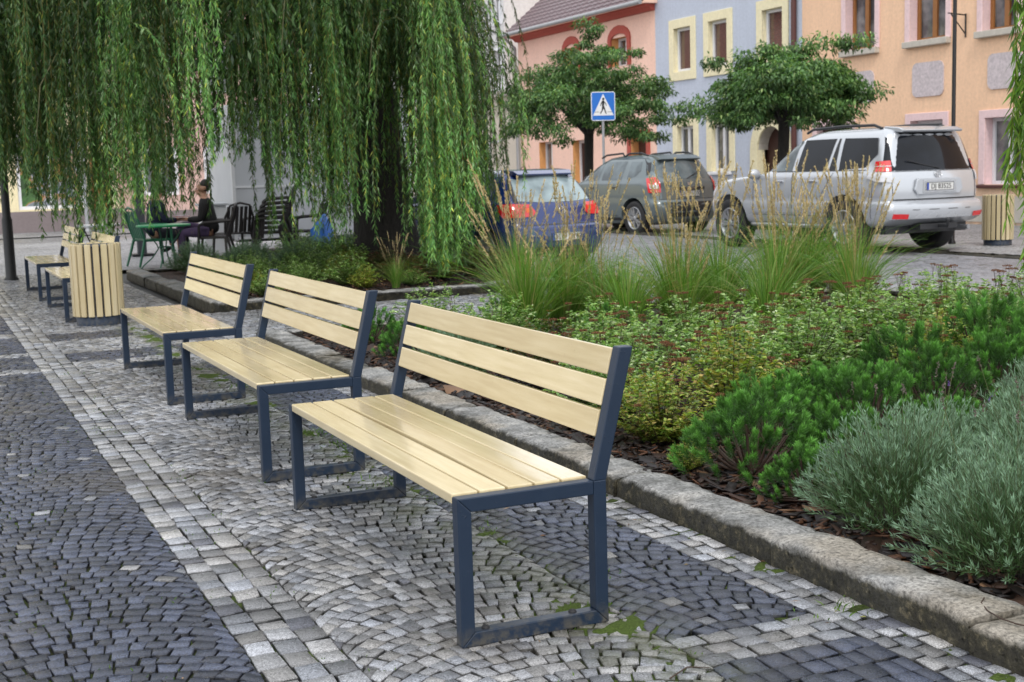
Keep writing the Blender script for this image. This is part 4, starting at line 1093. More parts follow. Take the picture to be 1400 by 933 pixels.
class Car:
    def __init__(s, levels, rcx=.20, rcy=.16, br=.07, bf=.16, fcx=.42, fcy=.32):
        s.L = levels; s.rcx, s.rcy, s.br, s.bf, s.fcx, s.fcy = rcx, rcy, br, bf, fcx, fcy
    def par(s, z):
        L = s.L
        if z <= L[0][0]: return L[0][1:]
        for a, b in zip(L[:-1], L[1:]):
            if z <= b[0]:
                u = (z-a[0])/(b[0]-a[0]); return tuple(a[i]+(b[i]-a[i])*u for i in (1, 2, 3))
        return L[-1][1:]
    def side_x(s, y, z):
        r, f, w = s.par(z); L = f-r; mid = (r+f)/2
        x = w*(1-.03*((y-mid)/(L/2))**4)
        d = y-(r+s.br); e = (f-s.bf)-y
        if d < s.rcy: q = min(1, max(0, (s.rcy-d)/s.rcy)); x = min(x, x-s.rcx+s.rcx*math.sqrt(max(0, 1-q*q)))
        if e < s.fcy: q = min(1, max(0, (s.fcy-e)/s.fcy)); x = min(x, x-s.fcx+s.fcx*math.sqrt(max(0, 1-q*q)))
        return x
    def rear_y(s, x, z):
        r, f, w = s.par(z); ax = abs(x); w = w*.97; c = w-s.rcx
        if ax <= c: return r+s.br*(ax/c)**2
        q = min(1, (ax-c)/s.rcx); return r+s.br+s.rcy*(1-math.sqrt(max(0, 1-q*q)))
    def ring(s, z, r, f, w):
        pts = []; w_r = w*.97; c = w_r-s.rcx
        NR = 7
        for i in range(-NR, NR+1): x = c*i/NR; pts.append((x, r+s.br*(x/c)**2))
        for i in range(1, 7): a = PI/2*i/6; pts.append((c+s.rcx*math.sin(a), r+s.br+s.rcy*(1-math.cos(a))))
        y0, y1 = r+s.br+s.rcy, f-s.bf-s.fcy; n = 26; mid = (r+f)/2; L = f-r
        for i in range(1, n): y = y0+(y1-y0)*i/n; pts.append((w*(1-.03*((y-mid)/(L/2))**4), y))
        wf = w*.975; cf = wf-s.fcx
        for i in range(0, 7): a = PI/2*i/6; pts.append((cf+s.fcx*math.cos(a), y1+s.fcy*math.sin(a)))
        for i in range(1, 6): x = cf*(1-2*i/6); pts.append((x, f-s.bf*(x/cf)**2))
        for i in range(0, 7): a = PI/2*(6-i)/6; pts.append((-(cf+s.fcx*math.cos(a)), y1+s.fcy*math.sin(a)))
        for i in range(1, n): y = y1+(y0-y1)*i/n; pts.append((-w*(1-.03*((y-mid)/(L/2))**4), y))
        for i in range(1, 7): a = PI/2*(7-i)/6; pts.append((-(c+s.rcx*math.sin(a)), r+s.br+s.rcy*(1-math.cos(a))))
        return [(x, y, z) for x, y in pts]
    def body(s, wheels, wr, parent, mat, arch=.07):
        rings = []; Ls = s.L
        for a, b in zip(Ls[:-1], Ls[1:]):
            k = max(1, int((b[0]-a[0])/.06))
            for i in range(k): u = i/k; rings.append(s.ring(a[0]+(b[0]-a[0])*u, *[a[j]+(b[j]-a[j])*u for j in (1, 2, 3)]))
        rings.append(s.ring(*Ls[-1]))
        mb = MB(); m = len(rings[0]); vs = [p for r_ in rings for p in r_]
        fs = [(i*m+j, i*m+(j+1) % m, (i+1)*m+(j+1) % m, (i+1)*m+j) for i in range(len(rings)-1) for j in range(m)]
        fs += [tuple(reversed(range(m))), tuple((len(rings)-1)*m+j for j in range(m))]
        mb.add(vs, fs, 0, True); me = mb.mesh('body')
        o = bpy.data.objects.new('body', me); COL.objects.link(o)
        cut = MB()
        for y in wheels:
            for sx in (-1, 1):
                x0, x1 = sorted((sx*.55, sx*1.3)); cut.lathe([(wr+arch, x0), (wr+arch, x1)], 40, (0, y, wr*.98), axis='x')
        co = bpy.data.objects.new('cut', cut.mesh('cut')); COL.objects.link(co)
        md = o.modifiers.new('b', 'BOOLEAN'); md.object = co; md.operation = 'DIFFERENCE'; md.solver = 'EXACT'
        dg = bpy.context.evaluated_depsgraph_get(); me2 = bpy.data.meshes.new_from_object(o.evaluated_get(dg))
        bpy.data.objects.remove(o); bpy.data.objects.remove(co)
        me2.materials.clear()
        ob = link('body', me2, mat, parent)
        me2.set_sharp_from_angle(angle=R(38))
        return ob
    def corner(s, q, z, off):
        r, f, w = s.par(z); wr = w*.97; c = wr-s.rcx
        if q <= 0: x = c+q; return x, r+s.br*(x/c)**2-off
        if q <= 1: a = PI/2*q; return c+(s.rcx+off)*math.sin(a)+(w-wr)*q, r+s.br+s.rcy-(s.rcy+off)*math.cos(a)
        return w+off-.002, r+s.br+s.rcy+(q-1)*.6
    def patch(s, name, polys, mat, parent, on='side', sx=(-1, 1), off=.004, cuts=4, mi=None):
        if len(sx) > 1:
            for sg in sx: o = s.patch(name, polys, mat, parent, on, (sg,), off, cuts)
            return o
        """polygons in (y,z) on the flank or (x,z) on the tail, lifted a few mm off the body"""
        bmA = bmesh.new()
        for poly in polys:
            bm = bmesh.new(); vs = [bm.verts.new((p[0], 0, p[1])) for p in poly]; bm.faces.new(vs)
            bmesh.ops.triangulate(bm, faces=bm.faces); bmesh.ops.subdivide_edges(bm, edges=bm.edges, cuts=cuts, use_grid_fill=True)
            bm.verts.ensure_lookup_table(); bm.verts.index_update()
            for sg in sx:
                new = []
                for v in bm.verts:
                    a, z = v.co.x, v.co.z
                    if on == 'side': q = (sg*(s.side_x(a, z)+off), a, z)
                    elif on == 'rear': q = (a*sg, s.rear_y(a, z)-off, z)
                    else: xx, yy = s.corner(a, z, off); q = (xx*sg, yy, z)
                    new.append(bmA.verts.new(q))
                for f in bm.faces: bmA.faces.new([new[v.index] for v in f.verts])
            bm.free()
        bmesh.ops.recalc_face_normals(bmA, faces=bmA.faces)
        me = bpy.data.meshes.new(name); bmA.to_mesh(me); bmA.free()
        # point the sheet outwards
        return link(name, me, mat, parent, smooth=True)
    def line(s, pts, parent, w=.010, on='side', sx=(-1, 1), name='panel_gap'):
        if len(sx) > 1:
            for sg in sx: o = s.line(pts, parent, w, on, (sg,), name)
            return o
        mb = MB()
        for a, b in zip(pts[:-1], pts[1:]):
            n = max(2, int(math.hypot(a[0]-b[0], a[1]-b[1])/.07)); dx, dz = b[0]-a[0], b[1]-a[1]; l = math.hypot(dx, dz); nx, nz = -dz/l*w/2, dx/l*w/2
            for sg in sx:
                vs = []
                for i in range(n+1):
                    u = i/n; p, z = a[0]+dx*u, a[1]+dz*u
                    for k in (-1, 1):
                        pp, zz = p+nx*k, z+nz*k
                        vs.append((sg*(s.side_x(pp, zz)+.0025), pp, zz) if on == 'side' else (pp*sg, s.rear_y(pp, zz)-.0025, zz))
                mb.add(vs, [(2*i, 2*i+1, 2*i+3, 2*i+2) for i in range(n)], 0, True)
        return mb.obj(name, M_black, parent)

def wheel(parent, x, y, r, w, sx, spokes=6, rimr=.62):
    R_ = r; h = w/2
    mb = MB(); prof = [(R_*.62, -h*.85), (R_*.80, -h), (R_*.95, -h*.95), (R_, -h*.7), (R_, h*.7), (R_*.95, h*.95), (R_*.80, h), (R_*.62, h*.85), (R_*.62, -h*.85)]
    mb.lathe(prof, 36, (0, 0, 0), axis='x', cap=False)
    o = mb.obj('wheel', M_tyre, parent); o.location = (x, y, r)
    rr = R_*rimr; s = sx
    mb = MB(); mb.lathe([(rr*1.03, s*h*.86), (rr*1.0, s*h*.95), (rr*.93, s*h*.90), (rr*.90, s*h*.45), (rr*.15, s*h*.3)], 36, (0, 0, 0), axis='x', cap=False)
    for k in range(spokes):
        a = 2*PI*k/spokes
        for side in (-.13, .13):
            ca, sa = math.cos(a+side*.9), math.sin(a+side*.9); cb, sb = math.cos(a+side*1.6), math.sin(a+side*1.6); wd = rr*.075
            p = [(rr*.14, ca, sa), (rr*.93, cb, sb)]; vs = []
            for rad, c_, s_ in p:
                for t_ in (-wd, wd):
                    for xx in (s*h*.86, s*h*.6): vs.append((xx, rad*c_-t_*s_, rad*s_+t_*c_))
            mb.add(vs, [(0, 2, 6, 4), (1, 3, 7, 5), (0, 1, 5, 4), (2, 3, 7, 6), (0, 1, 3, 2), (4, 5, 7, 6)])
    mb.lathe([(rr*.22, s*h*.5), (rr*.22, s*h*.88), (rr*.10, s*h*.93), (.001, s*h*.93)], 18, (0, 0, 0), axis='x', cap=False)
    mb.obj('rim', M_rim, o)
    mb = MB(); mb.lathe([(rr*.9, s*h*.28), (.001, s*h*.28)], 28, (0, 0, 0), axis='x', cap=False); mb.obj('wheel_shade_disc', M_rimdark, o)  # near-black disc added behind the spokes as painted shade inside the wheel
    return o
def plate(parent, txt, y, z, tilt=0, w=.52, x=0, sz=.104):
    mb = MB(); mb.box(-w/2, -.006, -.057, w/2, .0, .057); o = mb.obj('number_plate', M_plate, parent); o.location = (x, y, z); o.rotation_euler = (tilt, 0, 0)
    mb = MB(); mb.box(-w/2+.003, -.0075, -.054, -w/2+.042, -.0061, .054); mb.obj('blue_band', M_plateblue, o)
    mb = MB()
    for q in ((-w/2, -.057, w/2, -.051), (-w/2, .051, w/2, .057), (-w/2, -.051, -w/2+.005, .051), (w/2-.005, -.051, w/2, .051)): mb.box(q[0], -.010, q[1], q[2], -.0062, q[3])
    mb.obj('plate_frame', M_black, o)
    t_ = link('plate_characters', text_mesh(txt, sz), M_letter, o); t_.rotation_euler = (PI/2, 0, 0); t_.location = (.018, -.008, -.002)
    return o
def mirror(parent, x, y, z, mat, sx):
    mb = MB(); mb.lathe([(.001, -.06), (.07, -.05), (.10, 0), (.095, .05), (.05, .085), (.001, .09)], 14, (0, 0, 0), axis='y'); o = mb.obj('wing_mirror', mat, parent)
    o.scale = (1.15, 1, .85); o.location = (sx*(x+.11), y, z)
def rails(parent, pts, r, mat, sx=(-1, 1), name='roof_rail'):
    for s in sx:
        mb = MB(); mb.tube([(s*p[0], p[1], p[2]) for p in pts], r, 8); mb.obj(name, mat, parent)
def emblem_ring(parent, r, tube, y, z, sx=1.0, tilt=0):
    mb = MB(); n = 28
    pts = [(r*sx*math.cos(2*PI*i/n), 0, r*math.sin(2*PI*i/n)) for i in range(n+1)]; mb.tube(pts, tube, 6, caps=False)
    o = mb.obj('badge', M_chrome, parent); o.location = (0, y, z); o.rotation_euler = (tilt, 0, 0); return o
def under(parent, L, w, z0, z1):
    mb = MB(); mb.box(-w, .35, z0, w, L-.5, z1)
    mb.tube([(-w, .9, z0+.1), (w, .9, z0+.1)], .05, 8); return mb.obj('underbody', M_black, parent)

def make_offroader():
    c = thing('silver_offroader', 'silver off road car parked half on the pavement, seen from behind', 'car', (14.32, 15.68, -.06), R(2.6))
    S = Car([(.40, .34, 4.42, .86), (.46, .14, 4.62, .92), (.52, .03, 4.72, .94), (.62, .0, 4.76, .95), (.72, .015, 4.76, .95), (.765, .07, 4.76, .945), (.78, .12, 4.75, .94), (.90, .115, 4.74, .945), (1.0, .12, 4.68, .94),
             (1.08, .13, 4.55, .935), (1.13, .135, 4.25, .93), (1.17, .145, 3.8, .92), (1.20, .155, 3.45, .91), (1.24, .17, 3.25, .89), (1.40, .215, 3.02, .855), (1.60, .265, 2.74, .80), (1.72, .30, 2.55, .755), (1.79, .34, 2.38, .70), (1.83, .46, 2.2, .60), (1.85, .8, 1.9, .42)])
    S.body((1.08, 3.87), .40, c, M_silver, .09)
    under(c, 4.7, .78, .30, .55)
    for y in (1.08, 3.87):
        for sx in (-1, 1): wheel(c, sx*.81, y, .40, .28, sx, 6, .62)
    wn = [[(3.12, 1.245), (2.30, 1.235), (2.20, 1.70), (2.50, 1.69), (2.72, 1.60)], [(2.20, 1.235), (1.50, 1.235), (1.40, 1.705), (2.10, 1.705)], [(1.44, 1.235), (1.30, 1.235), (1.30, 1.705), (1.34, 1.705)], [(1.22, 1.235), (.66, 1.27), (.46, 1.46), (.52, 1.69), (1.22, 1.705)]]
    for i, p in enumerate(wn):
        if i == 2: S.patch('door_frame_trim', [p], M_black, c)
        else:
            for sg in (-1, 1): S.patch('side_window', [p], M_glassm if i == 0 else M_tint, c, sx=(sg,))
    S.patch('window_trim', [[(3.17, 1.225), (.64, 1.225), (.64, 1.237), (3.17, 1.237)]], M_black, c, off=.006)
    S.patch('rear_window', [[(-.78, 1.21), (-.84, 1.30), (-.70, 1.755), (.70, 1.755), (.84, 1.30), (.78, 1.21)]], M_tint, c, 'rear', (1,), .006, 6)
    # lamps
    for sg in (-1, 1):
        p = [(.60, 1.20), (.60, 1.36)]
        S.patch('tail_lamp', [[(.30, 1.205), (1.10, 1.205), (1.04, 1.35), (.34, 1.36)]], M_red, c, 'corner', (sg,), .016)
        S.patch('lamp_divider', [[(.32, 1.278), (1.06, 1.276), (1.06, 1.286), (.32, 1.288)]], M_lens, c, 'corner', (sg,), .020)
        S.patch('clear_lamp', [[(.25, 1.05), (1.02, 1.06), (1.36, 1.12), (1.22, 1.195), (.28, 1.195)]], M_lens, c, 'corner', (sg,), .014)
        S.patch('reflector', [[(.62, .52), (.86, .53), (.86, .60), (.62, .59)]], M_red, c, 'rear', (sg,), .012)
        S.line([(.50, .45), (.47, 1.04)], c, .008, 'side', (sg,))
    # doors
    S.line([(2.24, .56), (2.26, 1.20)], c); S.line([(3.22, .60), (3.22, 1.2)], c); S.line([(1.58, .85), (1.32, 1.2)], c); S.line([(3.22, .56), (1.66, .56)], c)
    S.patch('side_moulding', [[(3.25, .60), (1.62, .60), (1.62, .66), (3.25, .66)]], M_silver, c, off=.022)
    for sg in (-1, 1):
        for y in (2.45, 1.66):
            mb = MB(); mb.box(-.012, 0, -.018, .03, .19, .018); o = mb.obj('door_handle', M_chrome, c, bevel=.008); o.location = (sg*(S.side_x(y, 1.08)+.008)-.009, y, 1.08)
        mirror(c, S.side_x(3.05, 1.2), 3.1, 1.20, M_silver, sg)
    rails(c, [(.86, 3.35, .40), (.93, 3.2, .40), (.93, 1.75, .40), (.86, 1.6, .40)], .032, M_rim, name='side_step')
    rails(c, [(.62, 2.25, 1.815), (.63, 2.1, 1.865), (.64, 1.4, 1.885), (.63, .75, 1.875), (.62, .6, 1.82)], .022, M_black)
    # tailgate
    S.line([(-.79, .80), (-.80, 1.19)], c, .012, 'rear', (1, -1)); S.line([(-.79, .795), (.79, .795)], c, .020, 'rear', (1,)); S.line([(-.80, 1.20), (.80, 1.20)], c, .008, 'rear', (1,))
    mb = MB(); yb = S.rear_y(.2, 1.0); mb.prism([(-.46, .93), (-.42, 1.075), (-.38, 1.095), (.38, 1.095), (.42, 1.075), (.46, .93), (.40, .865), (-.40, .865)], yb-.026, yb+.01, 'xz'); mb.obj('plate_garnish', M_silver, c, bevel=.008)
    mb = MB(); mb.prism([(-.32, .885), (-.31, 1.065), (.31, 1.065), (.32, .885)], yb-.034, yb-.028, 'xz'); mb.obj('plate_recess', M_chrome, c, bevel=.004)
    plate(c, 'DJ 83525', yb-.036, .975)
    ey = S.rear_y(0, 1.145)-.012
    b = emblem_ring(c, .045, .006, ey, 1.148, 1.45, R(-8)); mb = MB(); n = 20
    mb.tube([(.020*math.cos(2*PI*i/n), 0, .043*math.sin(2*PI*i/n)) for i in range(n+1)], .0045, 5, caps=False); mb.tube([(.055*math.cos(2*PI*i/n), 0, .018+.022*math.sin(2*PI*i/n)) for i in range(n+1)], .0045, 5, caps=False); mb.obj('badge_ovals', M_chrome, b)
    # spoiler, wiper, tow bar, exhaust
    mb = MB(); mb.prism([(.25, 1.755), (.22, 1.785), (.34, 1.83), (.62, 1.853), (.62, 1.80), (.36, 1.765)], -.57, .57, 'yz'); mb.obj('roof_spoiler', M_silver, c, bevel=.012)
    mb = MB(); mb.tube([(.04, .15, 1.235), (-.3, .19, 1.30), (-.52, .205, 1.36)], .008, 5); mb.obj('rear_wiper', M_black, c)
    mb = MB(); mb.box(-.36, .10, .36, .36, .3, .44); mb.tube([(0, .2, .40), (0, -.06, .40), (0, -.07, .48)], .025, 8); mb.lathe([(.001, -.03), (.03, 0), (.001, .03)], 10, (0, -.07, .49)); mb.obj('tow_bar', M_black, c)
    mb = MB(); mb.tube([(.55, .7, .36), (.60, .12, .36)], .035, 10); mb.obj('exhaust_pipe', M_rim, c)
    tx = link('side_badge', text_mesh('LIMITED', .05, .002), M_chrome, c); tx.rotation_euler = (PI/2, 0, -PI/2); tx.location = (-(S.side_x(.72, 1.2)+.004), .80, 1.195)
    S.patch('bumper_line', [[(-.88, .645), (.88, .645), (.88, .655), (-.88, .655)]], M_black, c, 'rear', (1,), .003)
    c.scale = (1.06, 1.06, 1.055)
    return c
make_offroader()

def make_hatch(mat, name, label, loc, rz, glass, ptxt, sc=1.04, hand=True):
    c = thing(name, label, 'car', loc, rz)
    S = Car([(.17, .22, 3.95, .80), (.26, .07, 4.12, .85), (.40, .01, 4.19, .875), (.52, .0, 4.20, .88), (.64, .02, 4.19, .88), (.665, .055, 4.18, .878), (.72, .085, 4.1, .878), (.80, .095, 3.95, .876), (.88, .115, 3.7, .87), (.95, .15, 3.40, .862), (1.0, .19, 3.10, .85),
             (1.03, .225, 3.0, .825), (1.15, .31, 2.78, .785), (1.28, .41, 2.50, .73), (1.36, .48, 2.32, .69), (1.42, .55, 2.15, .62), (1.455, .72, 1.95, .53), (1.47, 1.0, 1.7, .38)], rcx=.24, rcy=.22, br=.06)
    S.body((.80, 3.37), .315, c, mat, .055)
    under(c, 4.1, .72, .16, .36)
    for y in (.80, 3.37):
        for sx in (-1, 1): wheel(c, sx*.765, y, .315, .20, sx, 5, .66)
    for p in ([(2.85, 1.02), (2.0, 1.02), (1.96, 1.37), (2.22, 1.37), (2.45, 1.27)], [(1.92, 1.02), (1.15, 1.02), (1.12, 1.37), (1.88, 1.375)], [(1.06, 1.03), (.72, 1.07), (.72, 1.22), (.86, 1.35), (1.06, 1.37)]):
        for sg in (-1, 1): S.patch('side_window', [p], glass, c, sx=(sg,))
    S.patch('rear_window', [[(-.66, 1.02), (-.66, 1.08), (-.57, 1.375), (.57, 1.375), (.66, 1.08), (.66, 1.02), (.3, .995), (-.3, .995)]], glass, c, 'rear', (1,), .006, 6)
    S.patch('window_surround', [[(-.72, 1.0), (-.665, 1.0), (-.575, 1.40), (-.62, 1.40)], [(.72, 1.0), (.665, 1.0), (.575, 1.40), (.62, 1.40)], [(-.62, 1.38), (.62, 1.38), (.62, 1.41), (-.62, 1.41)]], M_black, c, 'rear', (1,), .007, 2)
    for sg in (-1, 1):
        S.patch('tail_lamp', [[(-.16, .86), (-.10, .80), (.9, .79), (1.12, .87), (1.08, .975), (.5, .99), (-.08, .975)]], M_red, c, 'corner', (sg,), .014)
        S.patch('clear_lamp', [[(.52, .865), (.60, .855), (.60, .92), (.54, .925)]], M_orange, c, 'rear', (sg,), .018, 2)
        mirror(c, S.side_x(2.85, 1.02), 2.85, 1.03, mat, sg)
        for y in (2.12, 1.25):
            mb = MB(); mb.box(-.01, 0, -.015, .025, .17, .015); o = mb.obj('door_handle', mat, c, bevel=.006); o.location = (sg*(S.side_x(y, .88)+.006)-.007, y, .88)
    S.line([(2.0, .3), (1.98, 1.0)], c); S.line([(2.95, .35), (2.95, .98)], c); S.line([(1.2, .72), (1.14, 1.0)], c); S.line([(2.95, .3), (1.22, .3)], c)
    S.line([(-.70, .68), (.70, .68)], c, .012, 'rear', (1,)); S.line([(.70, .68), (.72, .80)], c, .010, 'rear', (1, -1))
    mb = MB(); S.patch('lower_bumper', [[(-.80, .20), (.80, .20), (.80, .36), (-.80, .36)]], M_black, c, 'rear', (1,), .006)
    S.patch('rub_strip', [[(-.84, .60), (.84, .60), (.84, .625), (-.84, .625)]], mat, c, 'rear', (1,), .014)
    plate(c, ptxt, S.rear_y(.2, .50)-.004, .50)
    ey = S.rear_y(0, .86)-.014; b = emblem_ring(c, .052, .006, ey, .87, 1, R(-12))
    mb = MB(); mb.tube([(-.030, 0, .038), (0, 0, .002), (.030, 0, .038)], .0045, 5); mb.tube([(-.047, 0, .010), (-.022, 0, -.042), (0, 0, .0), (.022, 0, -.042), (.047, 0, .010)], .0045, 5); mb.obj('badge_letters', M_chrome, b)
    mb = MB(); mb.prism([(.46, 1.375), (.43, 1.40), (.56, 1.452), (.84, 1.474), (.84, 1.42), (.58, 1.38)], -.53, .53, 'yz'); mb.obj('roof_spoiler', mat, c, bevel=.008)
    mb = MB(); y1, y2 = S.rear_y(0, 1.06)-.02, S.rear_y(.4, 1.10)-.02; mb.tube([(-.02, y1, 1.035), (.10, y1, 1.045), (.22, y2, 1.06), (.42, y2+.01, 1.09)], .010, 5); mb.lathe([(.03, -.02), (.025, .02)], 10, (-.02, y1+.01, 1.035), axis='y'); mb.obj('rear_wiper', M_black, c)
    mb = MB(); mb.tube([(0, 1.1, 1.46), (.0, .98, 1.52)], .006, 5); mb.obj('aerial', M_black, c)
    mb = MB(); mb.tube([(-.5, .5, .22), (-.52, .10, .22)], .03, 10); mb.obj('exhaust_pipe', M_rim, c)
    c.scale = (sc,)*3
    return c
make_hatch(M_blue, 'blue_hatchback', 'dark blue hatchback parked beside the willow bed, seen from behind', (8.93, 17.75, -.125), R(12.2), M_glassl, 'DLW GV82')

def make_crossover():
    c = thing('grey_crossover', 'grey green crossover car between the blue hatchback and the silver off roader', 'car', (15.45, 24.6, -.10), R(7.8))
    S = Car([(.24, .24, 4.0, .82), (.34, .07, 4.22, .88), (.46, .01, 4.29, .90), (.60, .0, 4.31, .91), (.68, .03, 4.30, .91), (.72, .09, 4.28, .905), (.85, .105, 4.2, .905), (.95, .115, 4.0, .90), (1.02, .13, 3.6, .89), (1.08, .16, 3.25, .87), (1.12, .19, 3.1, .845),
             (1.25, .27, 2.92, .80), (1.40, .36, 2.68, .74), (1.50, .42, 2.5, .69), (1.57, .50, 2.35, .62), (1.61, .68, 2.1, .52), (1.625, 1.0, 1.8, .36)], rcx=.22, rcy=.22, br=.06)
    S.body((.85, 3.52), .35, c, M_greygreen, .07)
    under(c, 4.2, .74, .22, .45)
    for y in (.85, 3.52):
        for sx in (-1, 1): wheel(c, sx*.78, y, .35, .22, sx, 5, .64)
    for p in ([(2.95, 1.12), (2.12, 1.12), (2.06, 1.49), (2.34, 1.49), (2.6, 1.38)], [(2.02, 1.12), (1.32, 1.12), (1.26, 1.50), (1.98, 1.50)], [(1.12, 1.13), (.84, 1.20), (.72, 1.30), (.76, 1.48), (1.12, 1.49)]):
        for sg in (-1, 1): S.patch('side_window', [p], M_glassm, c, sx=(sg,))
    S.patch('rear_window', [[(-.50, 1.12), (-.66, 1.20), (-.72, 1.30), (-.60, 1.50), (.60, 1.50), (.72, 1.30), (.66, 1.20), (.50, 1.12)]], M_glassm, c, 'rear', (1,), .006, 6)
    S.patch('window_surround', [[(-.80, 1.2), (-.725, 1.30), (-.61, 1.52), (-.66, 1.53)], [(.80, 1.2), (.725, 1.30), (.61, 1.52), (.66, 1.53)]], M_black, c, 'rear', (1,), .007, 2)
    for sg in (-1, 1):
        S.patch('tail_lamp', [[(.12, .86), (.85, .86), (.95, 1.15), (.35, 1.17), (.15, 1.05)]], M_red, c, 'corner', (sg,), .014)
        S.patch('clear_lamp', [[(.22, .94), (.72, .94), (.76, 1.02), (.25, 1.02)]], M_lens, c, 'corner', (sg,), .019, 2)
        mirror(c, S.side_x(2.95, 1.12), 2.95, 1.14, M_black, sg)
        for y in (2.25, 1.45):
            mb = MB(); mb.box(-.01, 0, -.015, .025, .17, .015); o = mb.obj('door_handle', M_black, c, bevel=.006); o.location = (sg*(S.side_x(y, .97)+.006)-.007, y, .97)
    S.line([(2.12, .4), (2.10, 1.1)], c); S.line([(3.05, .45), (3.05, 1.08)], c); S.line([(1.32, .85), (1.27, 1.1)], c); S.line([(3.05, .4), (1.4, .4)], c)
    S.patch('lower_bumper', [[(-.84, .30), (.84, .30), (.84, .66), (-.84, .66)]], M_black, c, 'rear', (1,), .006)
    S.patch('name_strip', [[(-.42, .90), (.42, .90), (.42, .955), (-.42, .955)]], M_letter, c, 'rear', (1,), .012)
    tx = link('name_letters', text_mesh('D U S T E R', .062, .002), M_chrome, c); tx.rotation_euler = (PI/2, 0, 0); tx.location = (0, S.rear_y(.1, .93)-.018, .928)
    S.patch('sill_trim', [[(3.05, .30), (1.3, .30), (1.3, .36), (3.05, .36)]], M_black, c, off=.01)
    plate(c, 'DLW 6C00', S.rear_y(.15, .80)-.012, .825)
    mb = MB(); mb.prism([(-.04, 1.0), (-.055, 1.05), (0, 1.04), (.055, 1.05), (.04, 1.0), (0, .985)], S.rear_y(0, 1.02)-.018, S.rear_y(0, 1.02), 'xz'); mb.obj('badge', M_chrome, c)
    rails(c, [(.60, 2.3, 1.585), (.62, 2.1, 1.64), (.64, 1.5, 1.665), (.64, 1.45, 1.60)], .020, M_black); rails(c, [(.64, 1.42, 1.60), (.63, 1.30, 1.655), (.62, .9, 1.655), (.60, .70, 1.60)], .020, M_black)
    S.line([(-.74, .72), (.74, .72)], c, .012, 'rear', (1,)); S.line([(.74, .72), (.68, 1.18)], c, .010, 'rear', (1, -1))
    mb = MB(); mb.prism([(.40, 1.50), (.37, 1.525), (.52, 1.59), (.80, 1.622), (.80, 1.57), (.54, 1.51)], -.54, .54, 'yz'); mb.obj('roof_spoiler', M_greygreen, c, bevel=.008)
    mb = MB(); y1 = S.rear_y(0, 1.15)-.02; mb.tube([(0, y1, 1.12), (.2, y1+.03, 1.2), (.34, y1+.06, 1.26)], .010, 5); mb.obj('rear_wiper', M_black, c)
    c.scale = (1.05, 1.05, 1.08)
make_crossover()
# ------------------------------------------------------------------ buildings
def stucco(name, col, var=.08, dirty=True):
    t = NT(name); n = t.noise(1.2, 5); n2 = t.noise(14, 4)
    c = t.mix(n, tuple(x*(1-var) for x in col), tuple(x*(1+var) for x in col)); c = t.mix(1.0, c, t.ramp(n2, [(.3, .92), (.7, 1.06)]), 'MULTIPLY')
    if dirty:
        sep = t.new('ShaderNodeSeparateXYZ'); t.l.new(t.co(), sep.inputs[0])
        lo = t.math('SUBTRACT', 1.0, t.math('MULTIPLY', sep.outputs[2], 1.1), True); st = t.math('MULTIPLY', lo, t.ramp(t.noise(2.2, 5), [(.35, 0.0), (.6, 1.0)]))
        c = t.mix(t.math('MULTIPLY', st, .45), c, (.30, .28, .26))
        stk = t.noise(2.0, 4, .6, t.co((5, 5, .25))); c = t.mix(1.0, c, t.ramp(stk, [(.3, .955), (.6, 1.01)]), 'MULTIPLY')
    return t.out(c, .85, t.bump(t.noise(70, 4), .4, .008))
M_apricot = stucco('apricot stucco', (.84, .55, .36)); M_pinktrim = stucco('pale pink trim', (.76, .56, .56), .05, False)
M_grain = m_plain('rough grey pink plaster', (.56, .49, .50), .9, .3, 18, 1.0, 60)
M_bluew = stucco('grey blue stucco', (.50, .54, .63)); M_cream = stucco('cream stone trim', (.80, .72, .48), .08, False)
M_peach = stucco('peach stucco', (.88, .58, .46)); M_redtrim = stucco('red brown trim', (.42, .085, .06), .1, False); M_orrev = stucco('orange reveal', (.68, .33, .12), .06, False)
M_beige = stucco('beige stucco', (.60, .54, .45)); M_lgrey = stucco('light grey stucco', (.64, .63, .62)); M_yellow = stucco('pale yellow stucco', (.80, .70, .44)); M_plinth = stucco('grey mauve plinth', (.20, .165, .165), .1, False)
M_whitef = m_plain('white window frame', (.72, .72, .74), .4, .04); M_brownf = m_plain('brown wooden frame', (.30, .12, .03), .4, .15, 6)
M_sill = m_plain('pale stone sill', (.50, .46, .40), .8, .15, 8, .4, 70)
M_door = m_plain('dark brown door', (.06, .022, .016), .5, .2, 5)
t = NT('house window glass'); n = t.noise(1.3, 4); 
M_pane = t.out(t.mix(t.ramp(n, [(.42, 0.0), (.60, 1.0)]), (.045, .05, .055), (.22, .22, .22)), .08, None, 0, Coat_Weight=1.0, Coat_Roughness=.03)
t = NT('dark brick seen through glass'); M_panebrick = t.out(t.ramp(t.noise(20, 3), [(.3, (.05, .018, .014)), (.7, (.12, .045, .035))]), .12, None, 0, Coat_Weight=1.0, Coat_Roughness=.03)
M_pipe_br = m_plain('brown downpipe', (.09, .03, .025), .4); M_pipe_gr = m_plain('zinc downpipe', (.30, .31, .32), .45)
M_iron = m_plain('black iron', (.008, .008, .009), .45, .2, 5)
t = NT('maroon roof tiles'); v = t.new('ShaderNodeTexWave'); v.bands_direction = 'Y'; v.inputs['Scale'].default_value = 1.4; v.inputs['Distortion'].default_value = .3; t.l.new(t.co(), v.inputs[0])
M_tile = t.out(t.mix(t.noise(4, 4), (.055, .022, .028), (.11, .045, .052)), .32, None)

